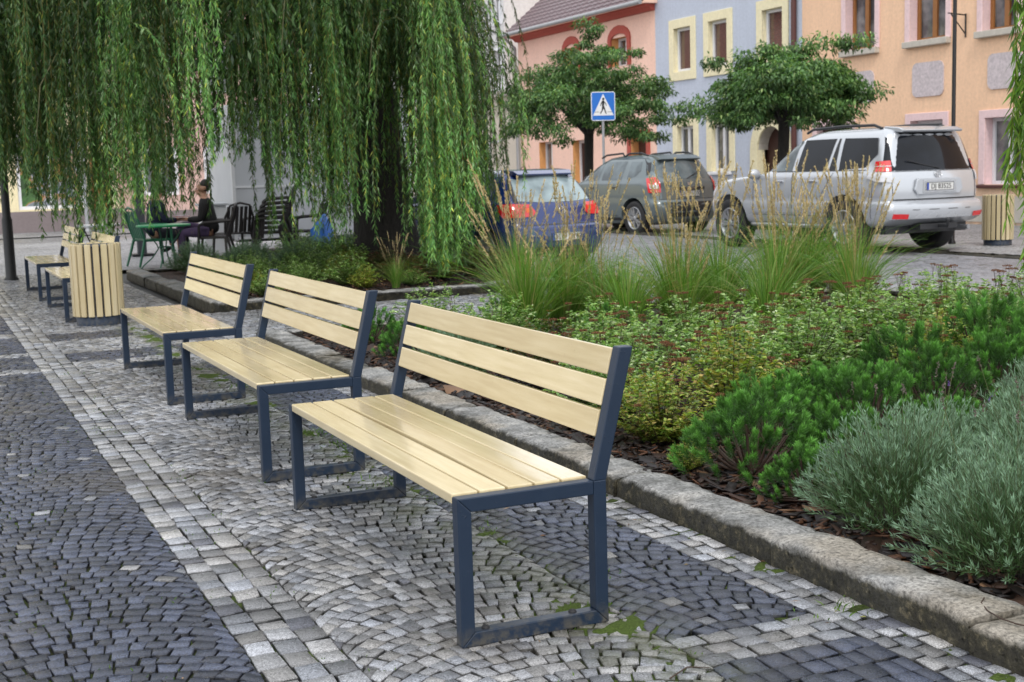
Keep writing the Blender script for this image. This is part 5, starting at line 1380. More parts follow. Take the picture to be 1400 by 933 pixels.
def facade(name, label, Y0, Y1, ztop, mat, holes, depth=9.0, X=21.0, rev=.28, revmat=None, plinth=None):
    """street front in the plane x = X with real openings; holes: (y0,y1,z0,z1)"""
    b = thing(name, label, 'building', (X, (Y0+Y1)/2, 0)); o = lambda y: y-(Y0+Y1)/2
    ys = sorted(set([Y0, Y1]+[h[0] for h in holes]+[h[1] for h in holes])); zs = sorted(set([-.1, ztop]+[h[2] for h in holes]+[h[3] for h in holes]))
    mb = MB()
    for a, c in zip(ys[:-1], ys[1:]):
        for d, e in zip(zs[:-1], zs[1:]):
            my, mz = (a+c)/2, (d+e)/2
            if any(h[0] < my < h[1] and h[2] < mz < h[3] for h in holes): continue
            mb.add([(0, o(a), d), (0, o(c), d), (0, o(c), e), (0, o(a), e)], [(0, 1, 2, 3)])
    mb.add([(0, o(Y0), -.1), (depth, o(Y0), -.1), (depth, o(Y0), ztop), (0, o(Y0), ztop)], [(0, 1, 2, 3)]); mb.add([(0, o(Y1), -.1), (depth, o(Y1), -.1), (depth, o(Y1), ztop), (0, o(Y1), ztop)], [(3, 2, 1, 0)])
    mb.add([(depth, o(Y0), -.1), (depth, o(Y1), -.1), (depth, o(Y1), ztop), (depth, o(Y0), ztop)], [(0, 1, 2, 3)]); mb.add([(0, o(Y0), ztop), (0, o(Y1), ztop), (depth, o(Y1), ztop), (depth, o(Y0), ztop)], [(0, 1, 2, 3)])
    mb.obj('wall', mat, b, fix=False)
    for (y0, y1, z0, z1) in holes:
        mb = MB(); A, B = o(y0), o(y1)
        mb.add([(0, A, z0), (0, A, z1), (0, B, z1), (0, B, z0), (rev, A, z0), (rev, A, z1), (rev, B, z1), (rev, B, z0)], [(0, 1, 5, 4), (1, 2, 6, 5), (2, 3, 7, 6), (3, 0, 4, 7)])
        mb.obj('reveal', revmat or mat, b, fix=False)
    return b, o
def window(b, o, y0, y1, z0, z1, fm, pm, rev=.26, fw=.07, mull=1, trans=None):
    A, B = o(y0), o(y1); mb = MB(); x0, x1 = rev-.07, rev
    mb.box(x0, A, z0, x1, B, z0+fw); mb.box(x0, A, z1-fw, x1, B, z1); mb.box(x0, A, z0+fw, x1, A+fw, z1-fw); mb.box(x0, B-fw, z0+fw, x1, B, z1-fw)
    for k in range(mull):
        m = A+(B-A)*(k+1)/(mull+1); mb.box(x0-.004, m-fw*.75, z0+fw, x1, m+fw*.75, z1-fw)
    if trans: mb.box(x0-.004, A+fw, trans-fw/2, x1, B-fw, trans+fw/2)
    w = mb.obj('window', fm, b, bevel=.006)
    mb = MB(); mb.add([(x1-.02, A+fw*.5, z0+fw*.5), (x1-.02, B-fw*.5, z0+fw*.5), (x1-.02, B-fw*.5, z1-fw*.5), (x1-.02, A+fw*.5, z1-fw*.5)], [(0, 3, 2, 1)]); mb.obj('pane', pm, w, fix=False)
    return w
def surround(b, o, y0, y1, z0, z1, w, mat, t_=.05, sill=True, bottom=True):
    """raised band around an opening"""
    A, B = o(y0), o(y1); mb = MB()
    mb.box(-t_, A-w, z0, 0.002, A, z1+w); mb.box(-t_, B, z0, 0.002, B+w, z1+w); mb.box(-t_-.002, A-.006, z1, .004, B+.006, z1+w)
    if bottom: mb.box(-t_-.002, A-w, z0-w, .002, B+w, z0)
    return mb.obj('window_surround', mat, b, bevel=.01)
def sill(b, o, y0, y1, z, h=.14, d=.14, mat=None):
    mb = MB(); mb.box(-d, o(y0), z, .25, o(y1), z+h); return mb.obj('sill', mat or M_sill, b, bevel=.015)
def panel(b, o, y0, y1, z0, z1, mat):
    c = .12; A, B = o(y0), o(y1); P = []
    for (py, pz, sy, sz) in ((A, z0, 1, 1), (B, z0, -1, 1), (B, z1, -1, -1), (A, z1, 1, -1)):
        q = [(py, pz+sz*c), (py+sy*c*.35, pz+sz*c*.35), (py+sy*c, pz)]
        P += q if sy*sz > 0 else q[::-1]
    mb = MB(); mb.prism(P, -.03, .002, 'yz'); mb.obj('plaster_panel', mat, b)

# apricot house
def house_apricot():
    up = [(25.35, 26.42), (23.0, 24.15), (20.95, 21.9), (18.8, 19.8), (16.6, 17.6), (14.4, 15.4)]
    holes = [(a, c, 4.0, 5.85) for a, c in up]+[(26.22, 27.53, 0.0, 2.26), (23.05, 24.1, .80, 2.24), (20.75, 21.78, .80, 2.20), (18.6, 19.6, .8, 2.2), (16.4, 17.4, .8, 2.2)]
    b, o = facade('apricot_house', 'apricot house with pink window bands and plaster panels at the right', 12.0, 28.17, 7.6, M_apricot, holes, revmat=M_pinktrim)
    for a, c in up:
        window(b, o, a, c, 4.0, 5.85, M_brownf, M_pane, fw=.09); surround(b, o, a, c, 4.0, 5.85, .16, M_pinktrim, .04, bottom=False); sill(b, o, a-.14, c+.14, 3.88)
    for a, c, z0, z1 in holes[7:]:
        window(b, o, a, c, z0, z1, M_whitef, M_pane); surround(b, o, a, c, z0, z1, .17, M_pinktrim, .04, bottom=False); sill(b, o, a-.22, c+.22, z0-.08, .07, .08, M_pipe_br)
    # doorway with a keystone
    surround(b, o, 26.22, 27.53, 0.0, 2.26, .17, M_pinktrim, .05, bottom=False)
    mb = MB(); mb.prism([(o(26.78), 2.24), (o(27.0), 2.24), (o(27.04), 2.58), (o(26.74), 2.58)], -.075, .0, 'yz'); mb.obj('keystone', M_pinktrim, b)
    mb = MB(); mb.box(.16, o(26.22), 0, .22, o(27.53), 2.26); d = mb.obj('door', M_door, b)
    mb = MB()
    for k in (0, 1):
        for q in (0, 1): mb.box(.145, o(26.32+k*.63), .25+q*.95, .158, o(26.80+k*.63), 1.05+q*1.0)
    mb.obj('door_panel', M_door, d, bevel=.01)
    for a, c, z0, z1 in ((23.05, 24.05, 2.77, 3.53), (25.38, 26.42, 2.75, 3.5), (20.75, 21.73, 2.79, 3.53), (18.5, 19.5, 2.79, 3.53)): panel(b, o, a, c, z0, z1, M_grain)
    mb = MB(); mb.box(-.5, o(12.0), 7.6, 9, o(28.17), 7.75); mb.prism([(-.55, 7.75), (9.1, 7.75), (4.4, 11.2)], o(12.0), o(28.17), 'xz'); mb.obj('roof', M_tile, b)
    mb = MB(); mb.box(-.02, o(12), .0, .0, o(26.0), .55); mb.box(-.02, o(27.72), 0, 0, o(28.17), .55); mb.obj('plinth', M_sill, b)
    # iron bracket for a sign
    mb = MB(); mb.tube([(-.02, o(22.4), 3.95), (-.02, o(22.4), 4.45)], .018, 6); mb.tube([(-.02, o(22.4), 4.42), (-.50, o(22.4), 4.45)], .016, 6); mb.tube([(-.02, o(22.4), 4.02), (-.42, o(22.4), 4.43)], .013, 6); mb.obj('sign_bracket', M_iron, b)
house_apricot()

def arch_pts(yc, hw, zs, zt, n=10):
    return [(yc-hw*math.cos(PI*i/n), zs+(zt-zs)*math.sin(PI*i/n)) for i in range(n+1)]
def house_blue():
    ups = [(33.43, 34.36), (31.55, 32.48), (28.98, 29.88)]; los = [(33.33, 34.22), (31.47, 32.38)]
    holes = [(a, c, 4.14, 5.40) for a, c in ups]+[(a, c, 1.20, 2.54) for a, c in los]+[(28.9, 30.1, 0, 2.45)]
    b, o = facade('grey_blue_house', 'grey blue house with cream window frames and an arched stone doorway', 28.17, 35.45, 7.9, M_bluew, holes, revmat=M_cream, rev=.2)
    for a, c in ups: window(b, o, a, c, 4.14, 5.40, M_whitef, M_panebrick, .18, .08, 0); surround(b, o, a, c, 4.14, 5.40, .26, M_cream, .04)
    for a, c in los: window(b, o, a, c, 1.20, 2.54, M_whitef, M_pane, .18, .08, 1); surround(b, o, a, c, 1.20, 2.54, .25, M_cream, .04, bottom=False); sill(b, o, a-.1, c+.1, 1.10, .09, .10, M_whitef)
    # arched stone doorway: infill above the arch, then the stone ring, the door behind it
    yc, hw = 29.5, .6; A = arch_pts(yc, hw, 1.75, 2.36, 12)
    mb = MB(); poly = [(o(y), z) for y, z in A]+[(o(30.1), 2.46), (o(28.9), 2.46)]; mb.prism(poly, .0, .30, 'yz'); mb.obj('arch_infill', M_sill, b)
    outer = arch_pts(yc, hw+.33, 1.75, 2.72, 12); mb = MB()
    for i in range(12): mb.prism([(o(A[i][0]), A[i][1]), (o(A[i+1][0]), A[i+1][1]), (o(outer[i+1][0]), outer[i+1][1]), (o(outer[i][0]), outer[i][1])], -.06, .004, 'yz')
    for s in (-1, 1): y0, y1 = sorted((yc+s*hw, yc+s*(hw+.33))); mb.box(-.06, o(y0), 0, .004, o(y1), 1.75)
    mb.obj('stone_doorway', M_cream, b, bevel=.01)
    mb = MB(); mb.box(.30, o(28.85), 0, .36, o(30.15), 2.5); d = mb.obj('door', M_door, b)
    mb = MB(); [mb.box(.285, o(28.98+k*.6), .2+q*.8, .299, o(29.42+k*.6), .85+q*.85) for k in (0, 1) for q in (0, 1)]; mb.obj('door_panel', M_door, d, bevel=.01)
    mb = MB(); mb.tube([(-.08, o(28.42), 0), (-.08, o(28.42), 7.7)], .075, 10); mb.obj('downpipe', M_pipe_br, b)
    mb = MB(); mb.box(-.02, o(28.6), .0, -.001, o(28.85), 1.0); mb.obj('stone_quoin', M_cream, b)
    mb = MB(); mb.box(-.4, o(28.17), 7.9, 9, o(35.45), 8.05); mb.prism([(-.45, 8.05), (9.1, 8.05), (4.4, 11.2)], o(28.17), o(35.45), 'xz'); mb.obj('roof', M_tile, b)
house_blue()

def house_peach():
    los = [(42.72, 43.80, .9, 2.38), (40.2, 41.12, .0, 2.36), (36.05, 37.05, .0, 2.34), (38.3, 39.1, .9, 2.3)]
    los = los[:3]; ups = [(37.15, 38.2, 4.6, 5.5), (40.6, 41.5, 4.6, 5.5)]
    b, o = facade('peach_house', 'peach house with red cornice and maroon tiled roof behind the crossing sign', 35.45, 45.4, 6.1, M_peach, los+ups, revmat=M_orrev, rev=.34)
    window(b, o, 42.72, 43.80, .9, 2.38, M_whitef, M_pane, .32); window(b, o, 40.2, 41.12, .0, 2.36, M_whitef, M_door, .32, .1, 0)
    for a, c, z0, z1 in ups:
        window(b, o, a, c, z0, z1, M_whitef, M_pane, .32); yc = (a+c)/2; hw = (c-a)/2
        A = arch_pts(yc, hw, 5.42, 5.62, 8); B = arch_pts(yc, hw+.22, 5.42, 5.88, 8); mb = MB()
        for i in range(8): mb.prism([(o(A[i][0]), A[i][1]), (o(A[i+1][0]), A[i+1][1]), (o(B[i+1][0]), B[i+1][1]), (o(B[i][0]), B[i][1])], -.05, .004, 'yz')
        for s in (-1, 1): y0, y1 = sorted((yc+s*hw, yc+s*(hw+.2))); mb.box(-.05, o(y0), z0, .004, o(y1), 5.42)
        mb.obj('arched_surround', M_redtrim, b)
    surround(b, o, 36.05, 37.05, 0, 2.34, .2, M_redtrim, .05, bottom=False)
    mb = MB(); mb.box(.28, o(36.05), 0, .34, o(37.05), 2.34); mb.obj('door', M_door, b)
    mb = MB(); mb.prism([(0, 6.08), (0, 6.32), (-.34, 6.32), (-.34, 6.24), (-.22, 6.20), (-.12, 6.10)], o(35.45), o(45.4), 'xz'); mb.obj('cornice', M_redtrim, b)
    # roof with rows of tiles
    mb = MB(); n = 26; x0, z0, x1, z1 = -.55, 6.30, 4.6, 10.6; m = 120; vs = []
    for i in range(n+1):
        for st in (0, 1):
            u = min(1, max(0, (i-1+st)/n if st == 0 else i/n)); 
            for j in range(m+1):
                y = 35.3+(45.6-35.3)*j/m; w_ = .035*abs(math.sin(PI*j*10.3/.3/m*1.0)); lift = .05 if st == 0 else 0.0
                X_ = x0+(x1-x0)*i/n; Z_ = z0+(z1-z0)*i/n+w_+(.045 if st else 0)
                vs.append((X_, o(y), Z_))
    r = m+1; fs = [(k*r+j, k*r+j+1, (k+1)*r+j+1, (k+1)*r+j) for k in range(2*n+1) for j in range(m)]
    mb.add(vs, fs); mb.obj('roof', M_tile, b, fix=False)
    mb = MB(); mb.prism([(x0, 6.28), (x1, 10.58), (9.6, 6.28)], o(35.3), o(45.6), 'xz'); mb.obj('gable', M_peach, b)
    mb = MB(); mb.tube([(-.60, o(35.3), 6.30), (-.60, o(45.6), 6.34)], .07, 8); mb.obj('gutter', M_pipe_gr, b)
    mb = MB(); mb.tube([(-.08, o(45.5), 0), (-.08, o(45.5), 5.9), (-.5, o(45.5), 6.25)], .06, 8); mb.obj('downpipe', M_pipe_gr, b)
    mb = MB(); mb.tube([(-.4, o(45.7), 7.0), (-.42, o(45.68), 6.5)], .02, 6); 
    mb = MB(); mb.prism([(2.0, 8.6), (3.2, 9.7), (3.2, 9.72), (2.0, 8.62)], o(39.2), o(39.8), 'xz'); mb.obj('roof_hatch', M_pipe_gr, b)
    mb = MB(); mb.box(2.3, o(38.2), 8.4, 2.9, o(38.9), 11.6); mb.obj('chimney', M_redtrim, b)
house_peach()

def house_beige():
    b, o = facade('beige_house', 'low beige house at the end of the row beyond the peach house', 45.4, 62, 4.22, M_beige, [(47.0, 48.4, .9, 2.6), (50.5, 52, .9, 2.6)], revmat=M_lgrey, rev=.2)
    window(b, o, 47.0, 48.4, .9, 2.6, M_whitef, M_beige, .1, .09, 0); window(b, o, 50.5, 52, .9, 2.6, M_whitef, M_pane, .18)
    mb = MB(); mb.box(-.18, o(45.4), 4.22, .5, o(62), 4.42); mb.obj('cornice', M_sill, b)
    b, o = facade('grey_house', 'tall light grey house standing behind the low beige one', 47.9, 62, 9.5, M_lgrey, [(48.15, 49.0, 4.6, 6.1), (51.5, 52.5, 4.6, 6.1), (48.15, 49.0, 7.2, 8.6)], X=21.6, revmat=M_whitef, rev=.2)
    for a, c, z0, z1 in [(48.15, 49.0, 4.6, 6.1), (51.5, 52.5, 4.6, 6.1), (48.15, 49.0, 7.2, 8.6)]: window(b, o, a, c, z0, z1, M_whitef, M_pane, .18, .09); surround(b, o, a, c, z0, z1, .12, M_whitef, .03)
house_beige()

# houses across the end of the square, facing the camera (front in the plane y = Y)
def front(name, label, X0, X1, Y, ztop, mat, holes, plinth_h=.64, cat='building', depth=8):
    b = thing(name, label, cat, ((X0+X1)/2, Y, 0)); o = lambda x: x-(X0+X1)/2
    xs = sorted(set([X0, X1]+[h[0] for h in holes]+[h[1] for h in holes])); zs = sorted(set([-.1, ztop]+[h[2] for h in holes]+[h[3] for h in holes])); mb = MB()
    for a, c in zip(xs[:-1], xs[1:]):
        for d, e in zip(zs[:-1], zs[1:]):
            if any(h[0] < (a+c)/2 < h[1] and h[2] < (d+e)/2 < h[3] for h in holes): continue
            mb.add([(o(a), 0, d), (o(c), 0, d), (o(c), 0, e), (o(a), 0, e)], [(0, 1, 2, 3)])
    for x in (X0, X1): mb.add([(o(x), 0, -.1), (o(x), depth, -.1), (o(x), depth, ztop), (o(x), 0, ztop)], [(0, 1, 2, 3)])
    mb.add([(o(X0), 0, ztop), (o(X1), 0, ztop), (o(X1), depth, ztop), (o(X0), depth, ztop)], [(0, 1, 2, 3)]); mb.add([(o(X0), depth, -.1), (o(X1), depth, -.1), (o(X1), depth, ztop), (o(X0), depth, ztop)], [(0, 1, 2, 3)])
    for (x0, x1, z0, z1) in holes:
        A, B = o(x0), o(x1); mb.add([(A, 0, z0), (A, 0, z1), (B, 0, z1), (B, 0, z0), (A, .3, z0), (A, .3, z1), (B, .3, z1), (B, .3, z0)], [(0, 1, 5, 4), (1, 2, 6, 5), (2, 3, 7, 6), (3, 0, 4, 7)])
    mb.obj('wall', mat, b, fix=False)
    mb = MB(); mb.box(o(X0), -.05, -.1, o(X1), -.001, plinth_h-.03); mb.obj('plinth', M_plinth, b)
    return b, o
def fwindow(b, o, x0, x1, z0, z1, mull=1, pm=None, fw=.10, dy=.12, fm=None):
    A, B = o(x0), o(x1); mb = MB(); mb.box(A, dy-.06, z0, B, dy, z0+fw); mb.box(A, dy-.06, z1-fw, B, dy, z1); mb.box(A, dy-.06, z0+fw, A+fw, dy, z1-fw); mb.box(B-fw, dy-.06, z0+fw, B, dy, z1-fw)
    for k in range(mull): m = A+(B-A)*(k+1)/(mull+1); mb.box(m-fw*.5, dy-.064, z0+fw, m+fw*.5, dy, z1-fw)
    w = mb.obj('window', fm or M_whitef, b, bevel=.006); mb = MB(); mb.add([(A, dy-.02, z0), (B, dy-.02, z0), (B, dy-.02, z1), (A, dy-.02, z1)], [(0, 1, 2, 3)]); mb.obj('pane', pm or M_pane, w, fix=False)
    return w
def shop():
    holes = [(2.95, 4.85, .66, 2.9), (-.6, 1.3, .66, 2.9), (5.05, 5.62, 0, 2.3)]
    holes += [(x, x+1.0, 4.0, 5.6) for x in (-2.2, .2, 2.6, 4.6)]
    b, o = front('yellow_shop', 'pale yellow shop house with a big poster window behind the lamp post', -6, 5.85, 42.0, 6.8, M_yellow, holes)
    t = NT('shop window posters'); v1 = t.noise(1.5, 3, .5, None, 1.2); v2 = t.noise(2.4, 3)
    c = t.ramp(v1, [(.36, (.05, .09, .07)), (.46, (.30, .32, .36)), (.52, (.40, .20, .07)), (.58, (.10, .22, .07)), (.68, (.06, .10, .05))])
    pm = t.out(c, .12, None, 0, Coat_Weight=1.0, Coat_Roughness=.04)
    for h in holes[:2]: fwindow(b, o, *h, 1, pm)
    mb = MB(); mb.box(o(5.05), .14, 0, o(5.62), .2, 2.3); mb.obj('door', M_brownf, b)
    for h in holes[3:]: fwindow(b, o, *h, 1)
    mb = MB(); mb.prism([(-.4, 6.8), (8.2, 6.8), (4, 10)], o(-6), o(5.85), 'yz'); mb.obj('roof', M_tile, b)
    b, o = front('pink_house', 'pinkish house seen in glimpses through the willow above the seated people', 5.85, 12.2, 42.6, 7.0, stucco('pale pink stucco', (.62, .42, .36)), [(x, x+1.1, z, z+1.5) for x in (6.7, 8.6, 10.6) for z in (.95, 4.1)], .5)
    for x in (6.7, 8.6, 10.6):
        for z in (.95, 4.1): fwindow(b, o, x, x+1.1, z, z+1.5)
    mb = MB(); mb.prism([(-.4, 7.0), (8.2, 7.0), (4, 10)], o(5.85), o(12.2), 'yz'); mb.obj('roof', M_tile, b)
    b, o = front('cream_house', 'cream house at the far left behind the willow', -24, -6.0, 42.3, 7.4, stucco('cream stucco', (.55, .52, .45)), [(x, x+1.1, z, z+1.5) for x in (-21, -18.5, -16, -13.5, -11, -8.5) for z in (.95, 4.1)], .5)
    for x in (-21, -18.5, -16, -13.5, -11, -8.5):
        for z in (.95, 4.1): fwindow(b, o, x, x+1.1, z, z+1.5)
    mb = MB(); mb.prism([(-.4, 7.4), (8.2, 7.4), (4, 10.6)], o(-24), o(-6), 'yz'); mb.obj('roof', M_tile, b)
shop()
# ------------------------------------------------------------------ people, tables, chairs, trailer, lamps, sign
def skin_obj(name, nodes, edges, mat, parent, sub=2, root=0):
    me = bpy.data.meshes.new(name); me.from_pydata([n[:3] for n in nodes], edges, []); o = link(name, me, mat, parent)
    md = o.modifiers.new('skin', 'SKIN'); md.use_smooth_shade = True
    sv = me.skin_vertices[0].data
    for i, n in enumerate(nodes):
        r = n[3]; sv[i].radius = (r, n[4] if len(n) > 4 else r); sv[i].use_root = (i == root)
    s = o.modifiers.new('sub', 'SUBSURF'); s.levels = sub; s.render_levels = sub
    return o
M_skin = m_plain('skin', (.50, .27, .18), .5, .08, 12)
M_hairg = m_plain('grey hair', (.20, .19, .18), .8, .3, 40, .5, 150); M_haird = m_plain('dark hair', (.02, .015, .012), .6, .3, 40, .5, 150)
M_navy = m_plain('navy jacket cloth', (.010, .015, .045), .85, .25, 6, .5, 30); M_blackc = m_plain('black coat cloth', (.012, .011, .013), .85, .3, 6, .5, 30)
M_jeans = m_plain('dark trousers', (.022, .024, .035), .85, .25, 8, .4, 40); M_purple = m_plain('dark purple trousers', (.08, .05, .12), .8, .25, 8, .4, 40)
M_shoe = m_plain('dark shoe leather', (.012, .01, .01), .4)
M_eye = m_plain('eye', (.02, .015, .012), .2); M_lip = m_plain('lips', (.32, .10, .09), .5)
M_collar = m_plain('pale shirt cloth', (.55, .55, .6), .8); M_redp = m_plain('red booklet cover', (.6, .03, .02), .4)

def person_seated(label, loc, rz, jacket, trousers, hair, crossed=False, lean=.06):
    """faces local +y, hips at seat height"""
    p = thing('person', label, 'person', loc, rz)
    sh = .47+.53            # shoulder height
    hip = .50; f = lean
    # body: head, neck, forearms and hands as one skinned figure
    N = []; E_ = []
    def add(x, y, z, r, r2=None, to=None):
        N.append((x, y, z, r) if r2 is None else (x, y, z, r, r2)); i = len(N)-1
        if to is not None: E_.append((to, i))
        return i
    pel = add(0, 0, hip, .12, .10); ch = add(0, f*.6, hip+.30, .13, .10, pel); nb = add(0, f, sh+.02, .07, .07, ch); nk = add(0, f+.015, sh+.06, .056, None, nb); jw = add(0, f+.045, sh+.115, .080, .088, nk); hd = add(0, f+.035, sh+.195, .098, .112, jw); cr = add(0, f+.02, sh+.265, .085, .095, hd)
    nose = add(0, f+.155, sh+.15, .014, None, jw)
    for s in (-1, 1):
        add(s*.105, f+.02, sh+.165, .014, .020, hd)
        so = add(s*.16, f, sh-.02, .052, None, nb); el = add(s*.215, f+.06, sh-.30, .040, None, so); wr = add(s*.13, f+.29, sh-.30, .026, None, el)
        pm = add(s*.115, f+.345, sh-.295, .030, .018, wr); 
        for k, (dx, L) in enumerate(((-.028, .060), (-.010, .070), (.010, .066), (.026, .052))):
            a = add(s*.115+dx, f+.345+.05, sh-.292, .0095, None, pm); b = add(s*.115+dx, f+.345+.05+L*.6, sh-.302, .0085, None, a); add(s*.115+dx*.9, f+.345+.05+L, sh-.322, .007, None, b)
        a = add(s*.115-s*.035, f+.36, sh-.275, .011, None, pm); add(s*.115-s*.05, f+.40, sh-.285, .009, None, a)
    for s in (-1, 1):
        th = add(s*.09, .03, hip-.01, .075, None, pel)
        if crossed and s == 1: kn = add(.02, .46, hip+.12, .055, None, th); an = add(-.12, .66, hip-.20, .035, None, kn)
        else: kn = add(s*.10, .45, hip-.01, .055, None, th); an = add(s*.10, .47, .10, .036, None, kn)
    body = skin_obj('body', N, E_, M_skin, p)
    # face details
    for s in (-1, 1):
        mb = MB(); mb.lathe([(.001, -.009), (.009, -.005), (.012, 0), (.009, .005), (.001, .009)], 10, (s*.031, f+.122, sh+.175), axis='y'); mb.obj('eye', M_eye, body)
    mb = MB(); mb.lathe([(.001, -.006), (.016, 0), (.001, .006)], 10, (0, f+.122, sh+.105), axis='y'); mb.obj('mouth', M_lip, body)
    # hair cap
    N2 = [(0, f-.035, sh+.12, .085, .07), (0, f-.015, sh+.20, .108, .105), (0, f+.015, sh+.255, .102, .11), (0, f+.055, sh+.275, .07, .075)]
    skin_obj('hair', N2, [(0, 1), (1, 2), (2, 3)], hair, p)
    # jacket: torso and sleeves
    N = []; E_ = []
    a0 = add(0, -.01, hip-.06, .175, .135); a1 = add(0, f*.3, hip+.14, .165, .13, a0); a2 = add(0, f*.7, hip+.34, .185, .125, a1); a3 = add(0, f, sh-.01, .105, .095, a2); add(0, f+.005, sh+.055, .068, .068, a3)
    for s in (-1, 1):
        so = add(s*.175, f, sh-.05, .078, None, a3); el = add(s*.235, f+.05, sh-.30, .060, None, so); add(s*.185, f+.16, sh-.305, .052, None, el); add(s*.145, f+.265, sh-.30, .042, None, len(N)-1)
    skin_obj('jacket', N, E_, jacket, p)
    N = []; E_ = []
    b0 = add(0, -.02, hip-.03, .15, .12)
    for s in (-1, 1):
        th = add(s*.095, .10, hip-.005, .098, None, b0)
        if crossed and s == 1: kn = add(.03, .46, hip+.12, .072, None, th); c_ = add(-.06, .58, hip-.05, .06, None, kn); add(-.12, .655, hip-.18, .05, None, c_)
        else: kn = add(s*.105, .46, hip-.01, .074, None, th); c_ = add(s*.105, .48, .30, .062, None, kn); add(s*.105, .475, .12, .052, None, c_)
    skin_obj('trousers', N, E_, trousers, p)
    for s in (-1, 1):
        if crossed and s == 1: q = [(-.12, .655, hip-.22, .042), (-.13, .72, hip-.27, .043, .035), (-.14, .80, hip-.27, .036, .028)]
        else: q = [(s*.105, .465, .07, .042), (s*.105, .53, .042, .043, .036), (s*.105, .63, .036, .036, .026)]
        skin_obj('shoe', q, [(0, 1), (1, 2)], M_shoe, p)
    return p
pa = person_seated('seated person in a navy jacket with short grey hair, left of the two, side on', (3.66, 22.55, 0), R(-78), M_navy, M_jeans, M_hairg)
pb = person_seated('seated person in a black coat and dark purple trousers, legs crossed', (4.62, 22.45, 0), R(72), M_blackc, M_purple, M_haird, True, .10)
for q in (pa, pb): q.scale = (1.06,)*3
o = thing('booklet', 'open red and white booklet held between the two seated people', 'booklet', (4.12, 22.50, .80), R(10))
mb = MB(); mb.box(-.11, -.10, 0, .11, .10, .006); mb.obj('cover', M_redp, o)
mb = MB(); mb.box(-.105, -.095, .0065, .105, .095, .014); mb.obj('page', M_collar, o)

M_green = m_plain('green enamel', (.02, .33, .12), .35, .1, 6); M_greend = m_plain('dark green enamel', (.015, .12, .06), .4, .1, 6)
M_resin = m_plain('dark brown resin', (.022, .018, .017), .5, .15, 6); M_wtop = m_plain('white table top', (.7, .72, .76), .25, .04)
def bistro_table(loc, label, topm, legm, r=.40, h=.70):
    t_ = thing('bistro_table', label, 'table', loc, .4); mb = MB(); mb.lathe([(r-.01, h-.012), (r, h-.005), (r, h+.018), (r-.008, h+.022)], 40); mb.obj('table_top', topm, t_)
    for k in range(4):
        a = PI/4+PI/2*k; c, s = math.cos(a), math.sin(a); mb = MB(); mb.tube([(c*r*.75, s*r*.75, h-.02), (c*.12, s*.12, h*.58), (c*.10, s*.10, h*.48), (c*.20, s*.20, h*.28), (c*r*.85, s*r*.85, .06), (c*r*.95, s*r*.95, 0.0)], .011, 6); mb.obj('leg', legm, t_)
    mb = MB(); n = 16; mb.tube([(.105*math.cos(2*PI*i/n), .105*math.sin(2*PI*i/n), h*.52) for i in range(n+1)], .009, 5); mb.obj('ring', legm, t_)
bistro_table((3.62, 21.35, 0), 'round green metal table with curved legs beside the seated people', M_green, M_greend, .42, .69)
bistro_table((2.62, 21.2, 0), 'round white topped table with thin dark legs behind the farthest benches', M_wtop, M_iron, .32, .74)
def armchair(label, loc, rz, mat, group=None, tilt=0):
    c = thing('garden_armchair', label, 'chair', loc, rz, group)
    mb = MB(); [mb.box(-.22, -.20+k*.085, .40, .22, -.125+k*.085, .425) for k in range(5)]; mb.box(-.235, -.21, .385, -.2, .23, .415); mb.box(.2, -.21, .385, .235, .23, .415); mb.obj('seat', mat, c, bevel=.006)
    mb = MB()
    for k in range(6): x = -.19+k*.076; mb.hexa([(x-.024, -.21, .43), (x+.024, -.21, .43), (x+.024, -.19, .43), (x-.024, -.19, .43), (x-.026, -.33, .86), (x+.026, -.33, .86), (x+.026, -.31, .86), (x-.026, -.31, .86)])
    mb.tube([(-.23, -.20, .42), (-.25, -.28, .68), (-.17, -.335, .88), (0, -.35, .92), (.17, -.335, .88), (.25, -.28, .68), (.23, -.20, .42)], .02, 6); mb.obj('backrest', mat, c)
    for s in (-1, 1):
        mb = MB(); mb.tube([(s*.25, -.28, .66), (s*.28, -.1, .655), (s*.28, .15, .64), (s*.265, .22, .60)], [.02, .026, .028, .02], 6); mb.obj('armrest', mat, c)
        mb = MB(); mb.tube([(s*.265, .22, .60), (s*.25, .23, .42), (s*.27, .27, 0)], [.02, .024, .02], 6); mb.obj('leg', mat, c)
        mb = MB(); mb.tube([(s*.23, -.20, .42), (s*.25, -.26, .2), (s*.27, -.32, 0)], [.024, .022, .018], 6); mb.obj('leg', mat, c)
    c.scale = (1.06,)*3; return c
armchair('green garden chair under the seated person in the navy jacket', (3.62, 22.55, 0), R(-78), M_greend)
armchair('dark garden chair under the seated person in the black coat', (4.66, 22.45, 0), R(72), M_resin)
for k in range(5):
    armchair('dark resin armchair, %s in the stack before the grey trailer' % ['lowest', 'second from the bottom', 'middle one', 'second from the top', 'topmost'][k], (5.78+.045*k, 23.35-.01*k, .085*k), R(78), M_resin, 'stacked dark resin armchairs')
armchair('single dark resin armchair behind the stack, by the blue cover', (6.45, 23.2, 0), R(60), M_resin)
armchair('dark resin armchair in front of the white counter', (5.2, 23.5, 0), R(10), M_resin)

